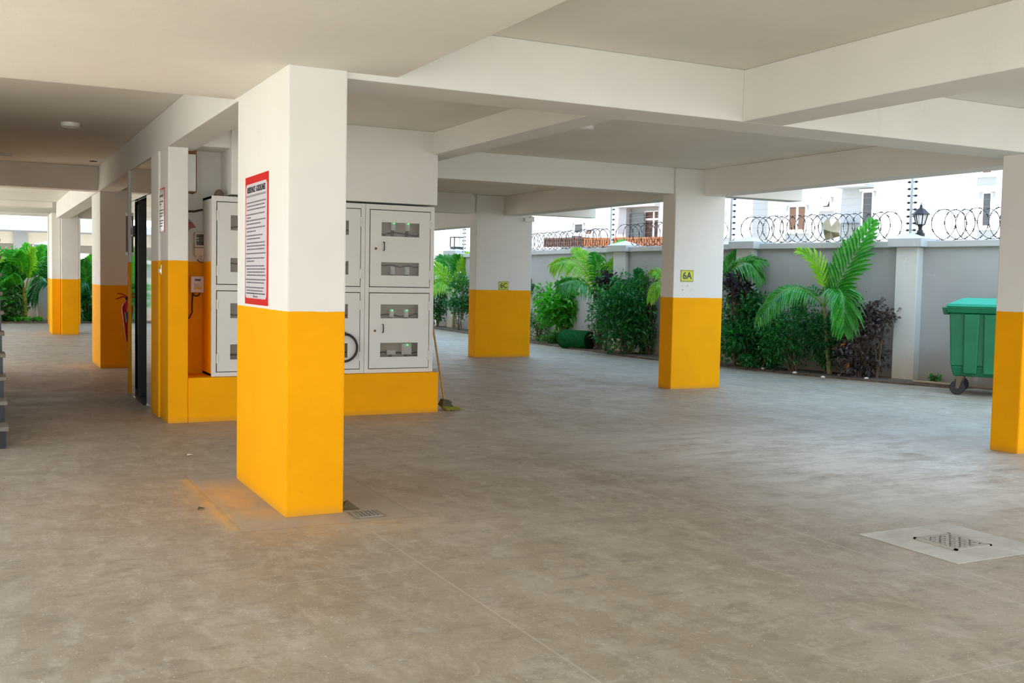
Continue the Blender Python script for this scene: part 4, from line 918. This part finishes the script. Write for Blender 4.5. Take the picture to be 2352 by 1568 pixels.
for i, (px_, py_) in enumerate(((1752, 848), (1890, 868), (1990, 871), (1825, 858))):
    q_ = at_z(px_, py_, .03); r = rr.uniform(.022, .04)
    o = MB().lathe([(r*.5, 0), (r, r*.35), (r*.8, r*.8), (r*.3, r)], 8, (q_.x, q_.y, .03)).build('pebble', plain('pebble_pale', (.62, .60, .55), .8), smooth=True)
    tag(o, 'pale pebble on the soil '+('nearest the 6A pillar', 'under the large palm', 'under the bronze shrub', 'under the loose dark shrub')[i], 'pebble')

# ------------------------------------------------------------------ neighbouring building on the right (white, about 50 m away)
FD = Vector((-.30, .954, 0)).normalized(); FN = Vector((-.954, -.30, 0)).normalized()
F0 = at_d(1830, 560, 52.0); F0.z = 0
def fpt(px, py, off=0.):                               # (along, height) on the facade plane moved off metres towards us
    d = ray(px, py); o_ = F0+FN*off; k = (o_-CP).dot(FN)/d.dot(FN); p = CP+d*k; return -(p-o_).dot(FD), p.z
nb = thing('apartment_building', 'white apartment building beyond the right boundary wall', 'building', F0, math.atan2(-FD.y, -FD.x))
# local frame: x along the facade (to the right in the photo), y away from us, z up
def fbox(b, u0, u1, z0, z1, y0, y1): return b.box(u0, u1, y0, y1, z0, z1)
uL = fpt(1180, 520, 1.3)[0]; uS = fpt(1729, 480, 1.3)[0]; uR = fpt(2480, 480)[0]
ub0, zb0 = fpt(1437, 548, 1.3); ub1, zb1 = fpt(1512, 474, 1.3)
b = MB(); fbox(b, uL, ub0, 0, 9.5, -1.3, 6).box(ub1, uS, -1.3, 6, 0, 9.5).box(ub0, ub1, -1.3, 6, 0, zb0).box(ub0, ub1, -1.3, 6, zb1, 9.5).box(ub0, ub1, -.8, 6, zb0, zb1)
b.box(ub0-.5, ub1+.1, -1.75, -1.3, zb1, zb1+.35)
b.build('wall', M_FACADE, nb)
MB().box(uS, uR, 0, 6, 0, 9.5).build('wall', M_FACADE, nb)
M_WF = plain('window_frame', (.82, .83, .84), .5); M_WG = plain('window_dark', (.045, .05, .055), .12); M_CUR = NT('curtain_brown')
xx = M_CUR.n('ShaderNodeTexWave', wave_type='BANDS', bands_direction='X'); xx.inputs['Scale'].default_value = 6; M_CUR.color(M_CUR.mix(xx.outputs['Fac'], (.07, .034, .02), (.17, .085, .05))); M_CUR.rough(.6); M_CUR = M_CUR.m
def window(x0, y0, x1, y1, off, panes, gm, yo=None, sill=True):
    a = fpt(x0, y1, off); c = fpt(x1, y0, off); u0, z0, u1, z1 = a[0], a[1], c[0], c[1]; Y = -off if yo is None else yo
    fr = MB(); w = .07
    fr.box(u0, u1, Y-.05, Y, z0, z0+w).box(u0, u1, Y-.05, Y, z1-w, z1).box(u0, u0+w, Y-.05, Y, z0, z1).box(u1-w, u1, Y-.05, Y, z0, z1)
    for k in range(1, panes): fr.box(u0+(u1-u0)*k/panes-w*.8, u0+(u1-u0)*k/panes+w*.8, Y-.05, Y, z0, z1)
    if sill: fr.box(u0-.15, u1+.15, Y-.12, Y, z0-.12, z0).box(u0-.12, u1+.12, Y-.08, Y, z1, z1+.10)
    f = fr.build('window', M_WF, nb)
    for k in range(panes): MB().box(u0+(u1-u0)*k/panes+w, u0+(u1-u0)*(k+1)/panes-w, Y-.03, Y-.01, z0+w, z1-w).build('pane', gm, f)
    return f
window(1810, 471, 1854, 531, 0, 2, M_CUR)
window(1978, 438, 2008, 523, 0, 1, M_WG)
window(2253, 440, 2281, 522, 0, 1, M_WG)
window(2254, 385, 2282, 401, 0, 1, M_CUR)
window(1319, 512, 1341, 537, 1.3, 1, M_WG)
window(1345, 525, 1362, 541, 1.3, 1, plain('window_brown', (.14, .09, .06), .3))
aw = window(1889, 452, 1910, 479, 0, 1, M_WG)
a = fpt(1889, 477); c = fpt(1910, 452)
MB().hexa([(a[0], -.42, a[1]+.06), (c[0], -.42, a[1]+.06), (c[0], -.36, a[1]+.06), (a[0], -.36, a[1]+.06)], [(a[0], -.08, c[1]), (c[0], -.08, c[1]), (c[0], -.03, c[1]), (a[0], -.03, c[1])]).build('open_sash', M_WF, nb)
bd = window(1466, 481, 1512, 547, 1.3, 2, M_CUR, yo=-.8, sill=False)
MB().box(fpt(1466, 500, 1.3)[0], fpt(1512, 500, 1.3)[0], -.87, -.8, fpt(1480, 505, 1.3)[1], fpt(1480, 500, 1.3)[1]).build('door_transom', M_WF, nb)
window(1669, 486, 1685, 540, 1.3, 1, plain('window_grey', (.45, .48, .5), .3))
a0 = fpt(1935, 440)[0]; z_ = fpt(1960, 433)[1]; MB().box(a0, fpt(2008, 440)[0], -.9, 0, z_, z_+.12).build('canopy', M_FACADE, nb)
b = MB(); u0, z0 = fpt(1940, 552); u1, z1 = fpt(1974, 513)
for k in range(7): b.box(u0, u1, -.4, -.37, z0+(z1-z0)*k/6-.012, z0+(z1-z0)*k/6+.012)
for k in range(3): b.box(u0+(u1-u0)*k/2-.02, u0+(u1-u0)*k/2+.02, -.4, -.36, z0-2.5, z1)
b.box(u0, u1, -.4, 0, z1-.02, z1+.02); b.build('drying_rack', plain('rack_grey', (.12, .14, .15), .5), nb)
def slats(x0, x1, ytop, ybot, off, mt):
    u0, z0 = fpt(x0, ybot, off); u1, z1 = fpt(x1, ytop, off); b = MB(); n = max(4, int((u1-u0)/.16))
    b.box(u0, u1, -off, -off+.10, z0, z1)
    for k in range(n): b.box(u0+(u1-u0)*k/n, u0+(u1-u0)*(k+.72)/n, -off-.05, -off, z0, z1)
    b.box(u0, u1, -off-.06, -1.3, z1, z1+.10); return b.build('slat_parapet', mt, nb)
slats(1250, 1342, 549, 567, 2.6, plain('timber_dark', (.075, .03, .018), .7, noise=.2, scale=4))
slats(1342, 1524, 548, 566, 2.6, plain('timber_orange', (.23, .075, .022), .7, noise=.2, scale=4))
ug0, zg0 = fpt(1437, 545, 1.3); b = MB().box(ub0+.1, ub0+1.0, -1.05, -1.0, zb0, zb1-.3); b.build('balcony_screen', plain('screen_grey', (.10, .12, .125), .3), nb)

# ------------------------------------------------------------------ structures beyond the far wall
cp = thing('carport', 'cream roofed carport beyond the far left wall', 'carport', (0, 46, 0))
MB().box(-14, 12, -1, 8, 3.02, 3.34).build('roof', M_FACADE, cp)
MB().box(-14, 12, 1.0, 1.4, 2.55, 3.02).build('cross_beam', M_CREAM, cp)
MB().box(-14, 12, 5.5, 5.9, 2.3, 3.02).build('cross_beam', M_CREAM, cp)
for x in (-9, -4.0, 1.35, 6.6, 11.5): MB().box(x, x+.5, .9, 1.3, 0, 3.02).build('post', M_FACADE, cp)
MB().box(-14, -.9, 7.6, 8, 0, 3.02).box(.4, 3.6, 7.6, 8, 0, 3.02).box(4.8, 12, 7.6, 8, 0, 3.02).box(-14, 12, 7.6, 8, 0, 1.7).build('rear_wall', M_CREAM, cp)
ou = thing('outbuilding', 'low cream flat roofed building beyond the wall, right of the cabinets', 'building', (15.5, 41, 0))
MB().box(-2.5, 6, 0, 5, 0, 2.65).build('wall', M_CREAM, ou)
MB().box(-2.7, 6.2, -.2, 5.2, 2.65, 2.85).build('roof', M_CREAM, ou)
MB().box(-1.5, -.3, -.03, .02, 0, 2.0).build('door', M_WF, ou)
o = MB().add([(-90, -90, -.3), (140, -90, -.3), (140, 140, -.3), (-90, 140, -.3)], [(0, 1, 2, 3)]).build('ground', plain('outer_ground', (.42, .40, .36), .9, noise=.1, scale=.3)); struct(o, 'bare ground around the plots', 'ground')
